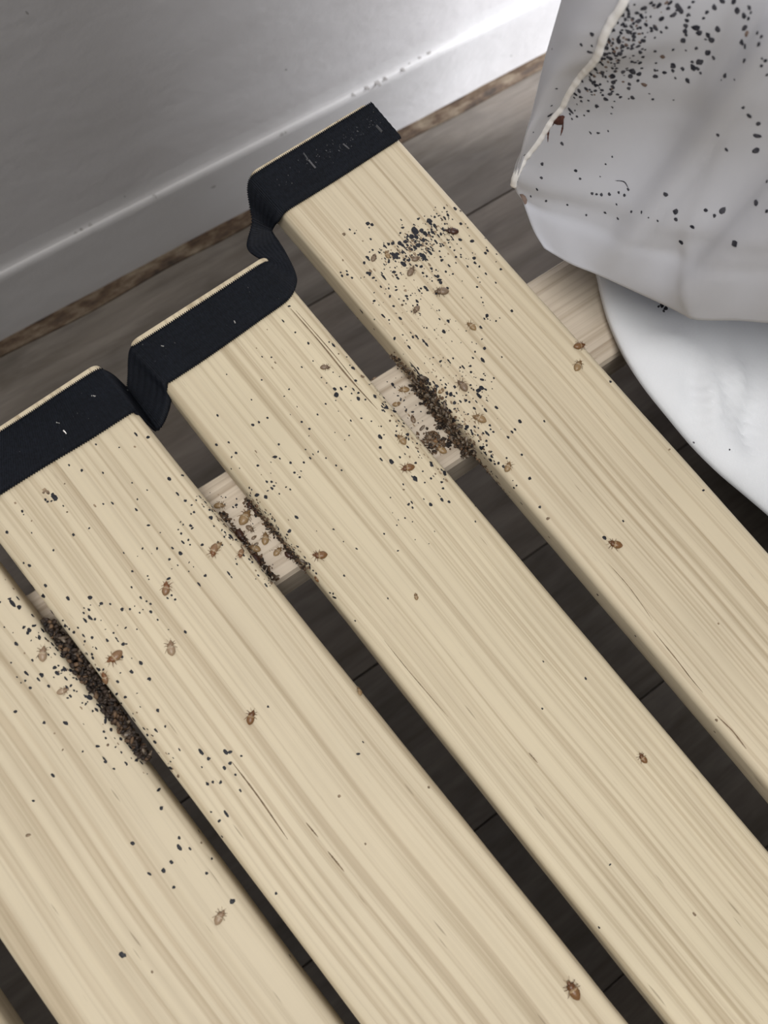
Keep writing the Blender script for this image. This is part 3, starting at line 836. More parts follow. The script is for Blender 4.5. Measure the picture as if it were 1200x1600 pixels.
tile(380, 740, 6, "205,1035,7 117,988,5 215,945,14 180,910,11e 260,995,8 365,1130,8b 85,830,9", ['slat2'])
tile(0, 880, 6, "275,22,12 427,210,13 405,308,18 637,327,16 843,325,17 950,378,14 932,398,5 1033,383,9 1143,433,14 785,467,9 833,435,10 788,420,6 848,393,5 843,510,16e 797,535,12e 890,523,11 947,537,5 610,588,14 650,618,10 693,648,12 730,605,8 862,697,12 785,680,9e 795,733,11 787,765,5 1005,725,12 1065,655,9 1178,605,9 1090,705,8e 1105,730,7e 1155,760,14 1185,757,8 988,620,5 1103,583,5 862,855,11 868,887,12 903,800,8e 870,787,5 920,995,14 968,997,10 1147,880,11 1130,1028,7 1103,1110,11 185,90,10 305,215,14e 350,300,9e 490,460,14e 550,565,9", ['slat2'])
tile(0, 880, 6, "50,155,5b 125,240,9b 115,370,20e 90,335,12 180,412,18 170,332,11e 2,365,8 303,490,10 225,600,13 320,587,13 275,630,16 262,655,13 368,697,15 40,600,6 150,757,14 230,845,8b 105,933,8 297,907,5 245,1030,13e 390,1048,16 515,980,15 603,995,16 535,1028,16 660,1005,13 710,1017,10 360,1090,10e 237,1103,9 197,1122,6 160,1068,6 285,1168,12 457,1155,13 617,1080,10e 690,1075,7 665,1148,10 505,1070,6 627,1165,14 430,710,10e 490,760,11e 530,805,11e 575,875,10e 400,630,12e", ['slat1'])
tile(100, 900, 6, "618,313,11 720,203,9 775,238,8 812,262,9 815,335,12 740,315,5 710,345,8 663,283,5 878,410,8 980,503,5 1138,525,12 685,500,6 720,815,15 632,897,14 800,965,15 635,772,5 685,1100,6 575,1137,12 495,1107,12", ['slat2'])
tile(100, 1040, 6, "877,420,15 950,570,10 863,607,12e 783,652,11 853,717,13 648,450,6 655,505,14e 893,818,5 988,960,11e 1015,990,8b 1070,1035,11b 700,590,12e 740,640,10e", ['slat2'])
tile(100, 1040, 6, "893,1075,6 885,1167,11 780,1015,5 590,930,8 467,967,9 315,758,13 177,805,8 375,870,10e 390,900,12 485,763,8 538,815,8 15,540,16 305,415,12e 205,358,9 172,350,6 222,340,6 387,520,14 385,487,8 430,510,16 440,600,14 533,690,14 590,725,12 620,765,13e 645,800,8 680,888,14 725,910,10e 60,285,10 35,303,8 120,243,7 310,365,9 370,415,10 375,620,10 240,300,26 205,290,12 410,745,12b 330,380,14e", ['slat1'])
tile(0, 700, 5, "540,135,7 640,175,9 805,195,7 505,280,5b 967,820,6 807,438,7 878,432,8e 740,450,8eb 697,627,7 573,678,9 418,798,7 230,918,9 185,898,6 55,660,10 173,495,9 185,520,5 248,568,6b 248,663,5 495,453,6 425,385,20 410,365,10 432,405,10 355,405,9 372,418,8 403,415,6 350,330,14b 375,345,12b 340,350,8b 120,430,8b 525,500,6b")
tile(0, 1100, 2.4, "58,28,5 165,70,5 198,267,5 595,322,5 605,390,6 497,522,7 672,502,5 672,537,7 712,543,4 643,593,6 613,625,7 560,636,5 651,687,5 775,635,5 872,740,8 458,942,8 468,942,5 105,492,6b 125,363,4 755,180,7e 845,180,7 862,180,6 782,205,6 862,222,6 842,240,6 757,237,3 778,300,5 798,293,4 828,293,5 902,325,4 882,265,4 848,412,7e 823,438,5 792,405,3 833,497,4 745,477,5 755,520,4b 1035,710,4 1087,945,6 1005,10,4 795,580,4 905,195,4 668,270,6b 640,240,6 683,318,4 235,172,3b 205,110,3b 570,1005,4b")
tile(400, 1100, 2.4, "383,187,5 402,143,3 312,345,5b 75,710,4 648,312,4b 410,525,3b")
tile(800, 1100, 3, "958,75,6b 460,752,4 408,1048,4 855,985,6b 142,22,4 950,130,4b")
tile(800, 500, 2.667, "410,257,5 797,710,4 655,540,4b 135,422,4 385,908,7 463,838,4 307,1494,5 130,1423,3 515,1317,4 357,1145,5 115,780,5 150,827,6b 987,295,5 757,510,3 907,540,3 860,1265,4b 155,905,4b")
tile(0, 540, 4, "850,555,7e 925,573,10 843,632,6b 600,618,6 745,637,5")
tile(250, 680, 3, "1050,462,4 1115,542,4 1148,388,4 1110,422,3 1068,765,4 915,870,4", ['slat3'])
# crowded middle of the patch on the outer slat
for _ in range(260):
    t = random.gauss(0, 1); q = random.gauss(0, 1)
    px, py = 652 + 26*t + 5*q, 381 - 15*t + 14*q
    speck(px, py, random.uniform(.7, 1.9), random.choice((1.0, 1.0, 1.9)), random.choice(('drop', 'drop', 'flake')), ['slat4'])
for _ in range(150):
    t = random.random()
    speck(630 + 105*t + random.gauss(0, 26), 420 + 250*t + random.gauss(0, 26), random.uniform(.5, 1.1), 1.0, random.choice(('drop', 'drop', 'flake')), ['slat4'])
for _ in range(90):
    t = random.random()
    speck(655 + 110*t + random.gauss(4, 8), 590 + 130*t + random.gauss(-4, 8), random.uniform(.8, 2.2), random.choice((1.0, 1.8)), random.choice(('drop', 'flake')), ['slat4'])
for _ in range(120):
    t = random.random()
    speck(60 + 190*t + random.gauss(0, 22), 975 + 215*t + random.gauss(0, 14), random.uniform(.7, 1.9), random.choice((1.0, 1.8)), random.choice(('drop', 'drop', 'flake')), ['slat1', 'slat2'])
for _ in range(110):
    t = random.random()
    speck(320 + 115*t + random.gauss(-3, 5), 775 + 140*t + random.gauss(3, 5), random.uniform(.7, 2.0), random.choice((1.0, 1.8)), random.choice(('drop', 'flake')), ['slat2'])
for _ in range(70):
    t = random.random()
    speck(585 + 110*t + random.gauss(-3, 6), 600 + 140*t + random.gauss(3, 6), random.uniform(.6, 1.8), random.choice((1.0, 1.8)), random.choice(('drop', 'flake')), ['slat3'])
for _ in range(70):
    t = random.random()
    speck(385 + 95*t + random.gauss(4, 4), 775 + 120*t + random.gauss(-4, 4), random.uniform(.6, 1.8), random.choice((1.0, 1.8)), random.choice(('drop', 'flake')), ['slat3'])
for _ in range(60):
    speck(random.uniform(590, 720), random.uniform(600, 715), random.uniform(.6, 1.8), random.choice((1.0, 1.8)), random.choice(('drop', 'flake')), ['beam'])
for _ in range(50):
    speck(random.uniform(330, 470), random.uniform(760, 900), random.uniform(.5, 1.4), 1.0, random.choice(('drop', 'flake')), ['beam'])

# mattress specks
MK = ['face', 'border']
tile(920, 0, 8.571, "510,120,28e 520,50,14 450,200,24 490,260,18 470,325,16 390,305,14 285,305,18 225,350,12 310,400,20 270,400,12 235,460,14 265,525,24 430,440,16 525,430,24 600,490,24 600,535,16 400,550,28 325,580,18 450,620,20 575,650,20 740,550,22 690,575,14 660,620,20 690,700,24 715,655,14 755,665,12 415,720,28 340,690,20b 270,770,22 300,840,14 235,640,26 245,590,14 150,610,20 40,615,12 50,460,14 15,700,20 165,770,26 210,740,16 180,860,20 95,930,24 125,830,12 460,770,18 390,840,16 370,915,18 595,745,14 685,840,24 710,915,14 460,965,26 590,960,36 560,1020,26 670,990,26 660,1075,16 320,1030,26 330,1100,22 185,965,18 240,950,10 190,1000,14 740,110,30 645,175,20 715,230,18 660,280,24 600,315,18 560,345,14 765,330,20 690,370,18 720,445,12 890,370,26e 840,410,16 975,250,26 935,75,28 870,70,20 1085,40,22 1060,110,20 1130,200,26 1195,130,20 1040,370,16 970,430,14 885,505,12 885,685,16 1130,665,16 990,760,26b 1135,860,16 900,845,12 885,940,14 920,945,10 890,1020,22 1015,975,20 1125,945,20 1160,1045,12 545,1125,18 740,1135,24b 25,1080,16e 50,1115,10 90,1145,18 255,1090,10", MK)
tile(860, 90, 6, "300,225,10 385,215,12e 395,245,8 425,255,12 335,295,14 370,300,9 270,310,16 235,345,14 285,370,13 200,325,11 420,310,12 290,408,11 250,437,6 190,500,16e 185,530,10 230,495,7 250,552,9 318,542,7 203,575,8 355,500,13 435,455,17 520,390,18 560,340,18 580,320,12 490,350,10 485,305,12 630,345,12 655,370,13 770,375,15 735,385,7 735,290,14 740,245,13 590,230,20 580,170,22 585,275,16 820,215,12 960,390,10 928,338,6 1155,397,6 572,525,6 580,465,8e 375,705,9e 448,707,10 542,688,7 110,808,13 238,1057,13 280,1135,7 467,1115,5 580,930,5 515,1000,5 600,410,7 5,530,12 50,290,5 15,450,5", MK)
tile(800, 0, 3, "785,40,12e 830,35,6 825,70,7 820,95,7 815,120,9 812,145,8 803,190,10 860,130,12 878,155,9 918,165,9 937,187,11 963,135,10 948,35,9 985,5,9 1040,3,10 1055,50,11 1087,75,9 1090,130,9 1100,160,10b 1075,195,9 1157,207,8 1170,172,6 918,247,11 875,290,12 850,315,11 945,272,6 800,322,8 822,378,9 755,310,10 1088,285,8 998,355,9 965,632,6 1005,702,6 1085,505,10 1112,543,8 1155,580,8 1148,636,11 1143,705,12 1145,950,10 720,912,9 767,993,11 768,1028,7 908,985,8 985,987,14 950,1012,7 843,1063,8 793,1136,9 1043,1142,12 683,1034,5 607,995,5 560,992,5 497,1025,5 437,997,5 348,1008,4 260,960,4 160,942,5 118,888,5 88,920,5 375,907,6 397,910,5 420,912,6 457,910,6 500,902,5 527,915,6 545,888,5 490,958,4 142,768,7 137,833,6 50,745,6 57,727,5 188,230,4 325,210,6 375,160,8 1195,350,6 1195,850,6 1195,990,7 178,540,10 185,495,4 640,1020,3 470,735,4 440,770,3 210,415,4 100,620,3 25,850,4 320,838,5", MK)
for _ in range(150):
    t = random.gauss(0, 1)
    speck(963 + 22*t + random.gauss(0, 16), 80 - 34*t + random.gauss(0, 14), random.uniform(.8, 2.6), 1.0, random.choice(('drop', 'drop', 'drop', 'flake')), ['face'])
for _ in range(25):
    speck(random.uniform(1060, 1200), random.uniform(0, 130), random.uniform(1.2, 2.6), 1.0, 'drop', ['face'])

# ------------------------------------------------------------------ streaks (cracks in the grain, runs of stain)
def streak(pts, w, key_kind, keys):
    hs = [hit(x, y, keys) for x, y in pts]
    hs = [h for h in hs if h]
    if len(hs) < 2: return
    k = hs[0][2]
    P = resample(cat_rom([h[0] for h in hs], 60), 24)
    vs, fs = acc((k, key_kind))
    nrm = hs[0][1]
    st = len(vs)
    for i, p in enumerate(P):
        t = (P[min(i + 1, 23)] - P[max(i - 1, 0)]).normalized()
        s = nrm.cross(t).normalized()
        ww = w*math.sin(math.pi*(i + .5)/24)**.6*(.8 + .4*random.random())
        vs.append(p + s*ww/2 + nrm*.00006); vs.append(p - s*ww/2 + nrm*.00006)
    for i in range(23): fs.append((st + 2*i, st + 2*i + 1, st + 2*i + 3, st + 2*i + 2))
streak([(1020, 985), (1055, 1028), (1078, 1058), (1098, 1082)], .00045, 'crack', ['slat4'])
streak([(1120, 1118), (1145, 1143), (1166, 1170)], .0006, 'crack', ['slat4'])
streak([(950, 880), (985, 920), (1020, 970)], .0003, 'crack', ['slat4'])
streak([(362, 1190), (400, 1240), (430, 1283), (450, 1312)], .0006, 'crack', ['slat2'])
streak([(478, 1285), (497, 1308)], .0005, 'crack', ['slat2'])
streak([(512, 1330), (538, 1362)], .0006, 'crack', ['slat2'])
streak([(454, 482), (500, 535), (545, 590), (590, 640)], .0007, 'crack', ['slat3'])
streak([(462, 485), (520, 552), (560, 602)], .0004, 'crack', ['slat3'])
streak([(600, 1000), (640, 1050), (700, 1120)], .0003, 'crack', ['slat3'])
streak([(826, 1176), (840, 1192)], .0005, 'crack', ['slat3'])
streak([(640, 565), (652, 580), (662, 596)], .0006, 'drop', ['slat4'])
streak([(861, 190), (857, 205), (856, 222)], .0009, 'blood', ['face'])
streak([(880, 190), (879, 200), (876, 212)], .0007, 'blood', ['face'])
streak([(961, 282), (975, 284), (982, 294)], .0004, 'drop', ['face'])

# stains on the mattress
def stain(key_kind, keys, cx, cy, outline):
    c = hit(cx, cy, keys)
    if not c: return
    vs, fs = acc((c[2], key_kind))
    st = len(vs); vs.append(c[0] + c[1]*.0003)
    n = 0
    for x, y in outline:
        h = hit(x, y, [c[2]])
        if h: vs.append(h[0] + h[1]*.00012); n += 1
    for i in range(n): fs.append((st, st + 1 + i, st + 1 + (i + 1) % n))
stain('blood', ['face'], 873, 188, [(864, 185), (868, 182), (874, 181), (880, 180), (883, 182), (881, 187), (881, 194), (877, 195), (871, 195), (866, 193), (863, 192)])
stain('brown', ['face'], 818, 312, [(812, 303), (817, 303), (821, 306), (824, 312), (823, 318), (820, 320), (816, 315), (813, 309)])
stain('blood', ['face'], 862, 194, [(860, 192), (864, 190), (866, 194), (862, 198)])
# black lump stuck at the lower fold
for (x, y, r) in ((1034, 477, 3.2), (1040, 482, 3.2), (1037, 486, 2.0), (1029, 479, 1.8)):
    h = hit(x, y, ['face', 'sheet'])
    if h: blob((h[2], 'drop'), h[0], h[1], r*h[3]/FPX, 1.3, None, .6)

add_surf(base, 'board'); add_surf(wall, 'wall')
for (x, y, r, e) in ((128, 360, 4, 1.9), (141, 352, 3.5, 1.9), (118, 365, 2.5, 1.0), (333, 292, 3.2, 1.0), (440, 210, 3, 1.0), (446, 207, 1.6, 1.0), (588, 127, 5, 1.9), (600, 121, 3, 1.9), (572, 136, 3.5, 1.9),
                     (627, 107, 4, 1.9), (640, 100, 2.5, 1.0), (656, 91, 3.5, 1.0), (670, 83, 4, 1.0), (799, 87, 2.2, 1.0), (42, 20, 2, 1.0), (195, 307, 1.6, 1.0), (447, 109, 1.6, 1.0), (240, 305, 3, 1.9), (550, 146, 3, 1.9)):
    speck(x, y, r, e, 'scuff', ['board', 'wall'])
PARENT = {'board': base, 'wall': wall, 'beam': beam, 'face': face, 'border': border, 'sheet': sheet}
PARENT.update({'slat%d' % i: SLATS[i] for i in SLATS})
NAMES = {'drop': 'droppings', 'flake': 'skin_flakes', 'crack': 'grain_crack', 'blood': 'blood_stain', 'brown': 'brown_stain', 'scuff': 'scuff_marks'}
LBL = {'drop': 'scattered black droppings', 'flake': 'scattered brown flakes of shed skin', 'crack': 'fine dark cracks along the grain', 'blood': 'dark red dried blood stain', 'brown': 'faded brown stain', 'scuff': 'faint grey scuff marks'}
def flush_acc():
    bpy.context.view_layer.update()
    for (k, kind), (vs, fs) in ACC.items():
        par = PARENT.get(k)
        if par is None or not vs: continue
        inv = par.matrix_world.inverted()
        me = mesh(NAMES[kind], [inv @ v for v in vs], fs)
        cl = k in ('face', 'border', 'sheet')
        mt = {'drop': MAT_DROPC if cl else MAT_DROP, 'flake': MAT_BROWNSTAIN if cl else MAT_FLAKE, 'crack': MAT_CRACK, 'blood': MAT_BLOOD, 'brown': MAT_BROWNSTAIN, 'scuff': MAT_SCUFF}[kind]
        o = link(NAMES[kind], me, par, mt)
        tag(o, label=LBL[kind], kind='stuff' if kind in ('drop', 'flake', 'crack', 'scuff') else None)
flush_acc()

# ------------------------------------------------------------------ bugs and shed skins, one by one
def bug_mesh(name, seed, legs=True, split=0.0):
    """flat oval insect of length 1 along +X (head), width about 0.55"""
    rnd = random.Random(seed)
    prof = [(-.50, .015, .02), (-.475, .07, .05), (-.43, .125, .085), (-.36, .185, .12), (-.27, .235, .15), (-.17, .262, .165), (-.06, .265, .17), (.03, .245, .165), (.09, .205, .145),
            (.105, .185, .115), (.13, .20, .13), (.19, .215, .135), (.26, .20, .125), (.31, .165, .105), (.325, .11, .08), (.34, .095, .075), (.39, .10, .075), (.44, .075, .06), (.48, .04, .035), (.50, .012, .015)]
    n = 14
    vs, fs = [], []
    for i, (x, w, h) in enumerate(prof):
        ridge = 0.012 if (x < .1 and i % 2 == 0) else 0.0
        bend = split*max(0, x - .1)
        for k in range(n):
            a = 2*math.pi*k/n
            y = math.cos(a)*w*(1 + .05*rnd.uniform(-1, 1)); z = math.sin(a)
            z = (z*h*1.1 + ridge) if z > 0 else z*h*.35
            vs.append((x, y + bend, z + .07))
    fs = grid_faces(len(prof), n, True, flip=True)
    fs.append(tuple(range(n))); fs.append(tuple((len(prof) - 1)*n + k for k in range(n))[::-1])
    def limb(p, r):
        st = len(vs); m_ = 4
        for i, q in enumerate(p):
            rr = r*(1 - .6*i/(len(p) - 1))
            t = Vector(p[min(i + 1, len(p) - 1)]) - Vector(p[max(i - 1, 0)])
            t.normalize()
            s = t.cross(Vector((0, 0, 1))).normalized(); u_ = s.cross(t)
            for k in range(m_):
                a = 2*math.pi*k/m_
                vs.append(tuple(Vector(q) + s*math.cos(a)*rr + u_*math.sin(a)*rr))
        fs.extend(grid_faces(len(p), m_, True, off=st))
        fs.append(tuple(st + k for k in range(m_))[::-1]); fs.append(tuple(st + (len(p) - 1)*m_ + k for k in range(m_)))
    if legs:
        for s in (1, -1):
            for (bx, kx, tx, ln) in ((.26, .36, .42, .36), (.18, .18, .16, .39), (.10, -.04, -.14, .42)):
                j = rnd.uniform(-.05, .05)
                limb([(bx, s*.12, .07), (kx + j, s*(ln*.72), .12), (tx + j*2, s*ln, .01)], .022)
            limb([(.44, s*.05, .09), (.54, s*.12, .12), (.64, s*(.12 + rnd.uniform(0, .08)), .06)], .014)
    me = mesh(name, vs, fs)
    bm = bmesh.new(); bm.from_mesh(me); bmesh.ops.recalc_face_normals(bm, faces=bm.faces[:]); bm.to_mesh(me); bm.free()
    return me
BMESH = {}
def bug(px, py, ang, size, col, label, name='shed_skin', legs=True, keys=None, lift=0.0, wid=1.0):
    """ang: direction of the head in the picture, degrees counter-clockwise from right; size: length in pixels"""
    h = hit(px, py, keys)
    if not h: return None
    p, nrm, k, dist = h
    key = (col, legs, random.randint(0, 2))
    if key not in BMESH:
        me_ = bug_mesh('%s_body' % name, hash(key[2]) + 3, legs, (key[2] - 1)*.25); me_.materials.append(BUG[col]); BMESH[key] = me_
    a = math.radians(ang)
    dpx = AX*math.cos(a) - AY*math.sin(a)
    X = dpx - nrm*dpx.dot(nrm); X.normalize()
    Y = nrm.cross(X)
    s = size*1.12*dist/FPX
    o = link(name, BMESH[key])
    mw = Matrix.Identity(4)
    q = p + nrm*(lift + .0)
    for i in range(3): mw[i][0], mw[i][1], mw[i][2], mw[i][3] = X[i]*s, Y[i]*s*wid, nrm[i]*s, q[i]
    o.matrix_world = mw
    tag(o, label, 'bed bug' if name == 'bed_bug' else 'insect skin', 'bed bugs and shed skins on the bed base')
    return o
S4, S3, S2, S1, BM = ['slat4'], ['slat3'], ['slat2'], ['slat1'], ['beam']
BUGS = [
 # rightmost slat
 (706, 362, 175, 18, 'dark', 'dark red bed bug at the upper right of the largest black speck cluster', 'bed_bug', S4),
 (690, 456, 185, 20, 'grey', 'grey brown shed skin just below the largest black speck cluster', 'shed_skin', S4),
 (650, 484, 230, 14, 'grey', 'small crumpled grey skin left of and below the grey brown one', 'shed_skin', S4),
 (642, 425, 60, 16, 'grey', 'crumpled grey skin in the lower middle of the largest speck cluster', 'shed_skin', S4),
 (605, 398, 110, 13, 'tan', 'small tan skin at the left end of the largest speck cluster', 'shed_skin', S4),
 (650, 405, 20, 13, 'grey', 'grey brown skin half buried in the darkest middle of the speck cluster', 'shed_skin', S4),
 (584, 403, 70, 13, 'grey', 'dark crumpled skin left of the largest speck cluster', 'shed_skin', S4),
 (737, 510, 130, 16, 'tan', 'lone tan shed skin midway down the rightmost slat above the debris', 'shed_skin', S4),
 (905, 541, 20, 18, 'brown', 'brown bed bug near the right edge of the rightmost slat, upper of two', 'bed_bug', S4),
 (903, 572, 60, 18, 'tan', 'pale tan skin directly below the brown bug at the slat edge', 'shed_skin', S4),
 (961, 851, 170, 20, 'brown', 'lone brown bed bug in the middle of the rightmost slat lower half', 'bed_bug', S4),
 (723, 603, 120, 20, 'grey', 'broken brown skin among black spots right of the debris pile', 'shed_skin', S4),
 (749, 654, 150, 21, 'tan', 'tan skin split in two halves right of the debris pile', 'shed_skin', S4),
 (794, 730, 60, 16, 'tan', 'tan skin at the end of the row of black spots below the debris', 'shed_skin', S4),
 (690, 611, 30, 11, 'tan', 'tiny tan skin at the upper end of the debris pile on rightmost slat', 'shed_skin', S4),
 # third slat
 (628, 687, 120, 18, 'tan', 'tan skin near the right edge of the right-centre slat, upper of two', 'shed_skin', S3),
 (637, 731, 190, 20, 'brown', 'amber pale-fronted skin near right edge of the right-centre slat, lower of two', 'shed_skin', S3),
 (500, 868, 190, 21, 'brown', 'lone amber bed bug on the right-centre slat right of the beam end', 'bed_bug', S3),
 (650, 932, 100, 11, 'tan', 'small faint tan skin alone in the centre of the right-centre slat', 'shed_skin', S3),
 (508, 574, 10, 14, 'grey', 'curled grey brown skin fragment on the right-centre slat below the strap', 'shed_skin', S3),
 (1004, 1185, 130, 15, 'brown', 'small brown bug with legs alone on the lower right of the right-centre slat', 'bed_bug', S3),
 (495, 904, 120, 11, 'brown', 'small brown skin at the left edge of the right-centre slat below the beam', 'shed_skin', S3),
 # left-centre slat
 (334, 860, 250, 20, 'rust', 'rust brown bed bug, the biggest lying near the beam on the left-centre slat', 'bed_bug', S2),
 (341, 853, 60, 14, 'tan', 'torn tan skin touching the right side of the rust brown bug', 'shed_skin', S2),
 (376, 865, 250, 14, 'rust', 'small rust skin at the slat edge beside the beam', 'shed_skin', S2),
 (260, 920, 80, 20, 'rust', 'rust skin with a pale middle band above three black spots', 'shed_skin', S2),
 (267, 1013, 105, 21, 'pale', 'pale pinkish skin in the middle of the left-centre slat', 'shed_skin', S2),
 (180, 1027, 225, 23, 'rust', 'rust and tan skin with pointed tail right of the dark gap debris', 'shed_skin', S2),
 (165, 1059, 100, 17, 'rust', 'orange brown skin overhanging the edge of the dark gap debris', 'shed_skin', S2),
 (392, 1121, 80, 20, 'brown', 'dark amber bed bug alone on the lower half of the left-centre slat', 'bed_bug', S2),
 (895, 1547, 120, 24, 'brown', 'brown headed skin alone at the very bottom of the left-centre slat', 'shed_skin', S2),
 (561, 1081, 60, 14, 'tan', 'tan skin clinging to the right edge of the left-centre slat', 'shed_skin', S2),
 # far left slat
 (67, 1022, 95, 20, 'pale', 'pale brown skin left of the dark gap debris on the far left slat', 'shed_skin', S1),
 (98, 1080, 20, 15, 'pale', 'crumpled pale skin ringed by black spots on the far left slat', 'shed_skin', S1),
 (343, 1433, 65, 19, 'pale', 'lone pale skin on the lower part of the far left slat', 'shed_skin', S1),
 # on the beam, right gap
 (584, 593, 200, 10, 'grey', 'small brown skin at the far corner of the beam in the right gap', 'shed_skin', BM),
 (631, 609, 180, 16, 'tan', 'tan skin on the beam in the right gap, beside the two black dots', 'shed_skin', BM),
 (620, 632, 10, 13, 'tan', 'tan skin on the beam in the right gap, touching the right-centre slat', 'shed_skin', BM),
 (645, 655, 110, 13, 'grey', 'curled brown skin on the beam in the right gap, left of the debris pile', 'shed_skin', BM),
 (680, 691, 60, 15, 'brown', 'brown skin in the lower debris on the beam in the right gap', 'shed_skin', BM),
 (689, 703, 150, 18, 'tan', 'amber skin nearest the front edge of the beam in the right gap', 'shed_skin', BM),
 (672, 684, 120, 14, 'grey', 'grey brown skin in the left end of the lower debris on the beam', 'shed_skin', BM),
 # on the beam, middle gap
 (343, 790, 10, 16, 'tan', 'tan skin on the beam in the middle gap, farthest up on the left', 'shed_skin', BM),
 (383, 809, 60, 25, 'tan', 'long amber skin on the beam in the middle gap', 'shed_skin', BM),
 (415, 842, 80, 19, 'tan', 'oval tan skin standing alone in the middle gap on the beam', 'shed_skin', BM),
 (391, 826, 330, 14, 'grey', 'crumpled grey brown skin on the beam below the long amber one', 'shed_skin', BM),
 (398, 857, 160, 18, 'tan', 'tan skin lying flat on the beam beside the left-centre slat edge', 'shed_skin', BM),
 (397, 840, 40, 9, 'grey', 'tiny grey skin on the beam left of the oval tan one', 'shed_skin', BM),
 (434, 862, 50, 16, 'tan', 'broken tan skin on the beam near the right-centre slat edge', 'shed_skin', BM),
 (392, 789, 250, 19, 'dark', 'dark brown bed bug at the right-centre slat edge over the beam, upper one', 'bed_bug', BM),
 (453, 868, 330, 17, 'dark', 'dark brown bed bug at the right-centre slat edge over the beam, lower one', 'bed_bug', BM),
 (401, 877, 300, 24, 'dark', 'dark purplish bed bug tucked against the left-centre slat on the beam', 'bed_bug', BM),
 (376, 838, 300, 22, 'dark', 'dark brown bed bug pressed along the left-centre slat above the purplish one', 'bed_bug', BM),
 (404, 801, 340, 14, 'dark', 'small dark bug just right of the long amber skin on the beam', 'bed_bug', BM),
]
for (x, y, a, s, c, lb, nm, ks) in BUGS:
    bug(x, y, a, s, c, lb, nm, True if s >= 14 else False, ks)

# ------------------------------------------------------------------ heaps of debris wedged in the gaps
def heap(name, label, pts, kinds):
    """pts: list of (world point, radius, kind); lumps and curled skins joined, nobody could count them"""
    root = empty(name, pts[0][0])
    tag(root, label, 'debris')
    for kd, mt in kinds.items():
        vs, fs = [], []
        for p, r, k in pts:
            if k != kd: continue
            st = len(vs)
            if k != 'skin':
                ax = Vector((random.uniform(-1, 1), random.uniform(-1, 1), random.uniform(-.6, .6))).normalized()
                el = random.uniform(1.0, 1.9)
                q = ax.to_track_quat('X', 'Z').to_matrix()
                nr_, ns_ = 5, 7
                for i in range(nr_):
                    th = math.pi*(i + .5)/nr_
                    for j in range(ns_):
                        ph = 2*math.pi*j/ns_
                        rr = r*random.uniform(.75, 1.2)
                        vs.append(p + q @ Vector((math.cos(th)*rr*el, math.sin(th)*math.cos(ph)*rr, math.sin(th)*math.sin(ph)*rr*.8)))
                fs += grid_faces(nr_, ns_, True, off=st)
                fs.append(tuple(st + j for j in range(ns_))[::-1]); fs.append(tuple(st + (nr_ - 1)*ns_ + j for j in range(ns_)))
            else:       # empty, half-open skin: curved oval shell
                q = Vector((random.uniform(-1, 1), random.uniform(-1, 1), random.uniform(-.35, .35))).normalized().to_track_quat('X', 'Z').to_matrix()
                tilt = Matrix.Rotation(random.uniform(-.9, .9), 3, 'X')
                nu_, nv_ = 8, 6
                for i in range(nu_):
                    u = -1 + 2*i/(nu_ - 1)
                    w = math.sqrt(max(0, 1 - u*u))*.6 + .02
                    for j in range(nv_):
                        a = math.pi*(j/(nv_ - 1) - .5)*.95
                        vs.append(p + q @ (tilt @ Vector((u*r*1.5, math.sin(a)*w*r, (math.cos(a)*w*.6 - .2 + (.06 if i % 2 else 0))*r))))
                fs += grid_faces(nu_, nv_, off=st)
        o = link({'lump': 'droppings_crust', 'crumb': 'brown_crumbs', 'skin': 'skin_pile'}[kd], mesh(kd, [v - root.location for v in vs], fs), root, mt)
        tag(o, kind='stuff')
    return root
MAT_CRUMB = flat_mat('brown_crumbs', (0.05, 0.03, 0.018), (0.17, 0.105, 0.06), 0.6, 0.3, 420)
KM = {'lump': MAT_HEAP, 'crumb': MAT_CRUMB, 'skin': MAT_HEAPSKIN}
def lerp2(a, b, t): return (a[0] + (b[0] - a[0])*t, a[1] + (b[1] - a[1])*t)
def kind_of(ps, pc):
    q = random.random()
    return 'skin' if q < ps else ('crumb' if q < ps + pc else 'lump')
def size_of(k, f=1.0):
    return f*(random.uniform(.0009, .0015) if k == 'skin' else random.uniform(.0003, .0008))
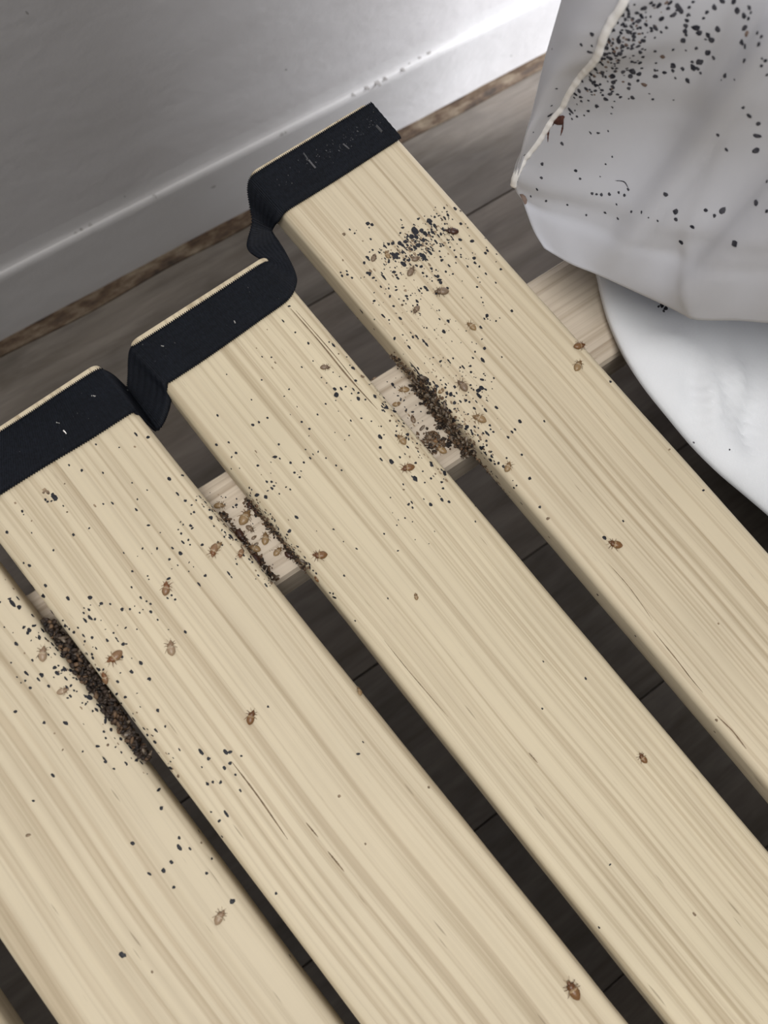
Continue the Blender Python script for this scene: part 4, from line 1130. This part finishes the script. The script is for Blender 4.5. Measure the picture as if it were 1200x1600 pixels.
# gap between the leftmost and left-centre slat: wedged near the top
pts = []
for _ in range(1300):
    t = random.random()**.9
    c = lerp2((73, 968), (228, 1186), t)
    wd = 14*(0.35 + .75*math.sin(math.pi*min(1, t*.8 + .12)))
    k = kind_of(.055, .22)
    dz = random.uniform(-.009, -.0007) if k != 'skin' else random.uniform(-.006, -.0012)
    pts.append((at(c[0] + random.uniform(-1, 1)*wd, c[1], ZS + dz), size_of(k, 1.15), k))
heap('debris_pile', 'dark pile of droppings and shed skins wedged in the narrow left gap', pts, KM)
# over the beam, along the rightmost slat
pts = []
for _ in range(800):
    t = random.random()
    c = lerp2((652, 594), (740, 714), t)
    off = random.gauss(-3, 6)
    x, y = c[0] + off*.8, c[1] - off*.6
    h = hit(x, y, ['beam', 'slat4'])
    if not h or h[0].z < ZB - .004: continue
    k = kind_of(.12, .45)
    pts.append((h[0] + Vector((0, 0, random.uniform(.0001, .0022))), size_of(k), k))
for _ in range(160):
    x, y = random.gauss(676, 13), random.gauss(692, 8)
    h = hit(x, y, ['beam'])
    if not h or h[0].z < ZB - .004: continue
    k = kind_of(.25, .5)
    pts.append((h[0] + Vector((0, 0, random.uniform(.0001, .0008))), size_of(k, .85), k))
for _ in range(130):
    t = random.random()
    c = lerp2((742, 716), (800, 785), t)
    h = hit(c[0] + random.gauss(0, 3), c[1] + random.gauss(0, 3), ['slat4'])
    if h:
        k = kind_of(.05, .6); pts.append((h[0] + h[1]*.0001, size_of(k, .7*(1.1 - t)), k))
for _ in range(110):
    t = random.random()
    c = lerp2((612, 556), (652, 594), t)
    h = hit(c[0] + random.gauss(0, 3), c[1] + random.gauss(0, 3), ['slat4', 'beam'])
    if h and h[0].z > ZB - .003:
        k = kind_of(.1, .6); pts.append((h[0] + h[1]*.0001, size_of(k, .7), k))
heap('debris_pile', 'brown black debris heaped along the rightmost slat on the beam', pts, KM)
# over the beam, along the right-centre slat and the left-centre slat
for ends_, lb, n_ in ((((386, 780), (478, 890)), 'thin dark debris along the right-centre slat edge above the beam', 260), (((345, 800), (430, 905)), 'thin dark debris along the left-centre slat edge above the beam', 220)):
    pts = []
    for _ in range(n_):
        t = random.random()
        c = lerp2(*ends_, t)
        h = hit(c[0] + random.gauss(0, 3), c[1] + random.gauss(0, 2), ['beam', 'slat'])
        if not h or h[0].z < ZB - .004: continue
        k = kind_of(.06, .55)
        pts.append((h[0] + h[1]*random.uniform(.0, .0006), size_of(k, .75), k))
    heap('debris_pile', lb, pts, KM)
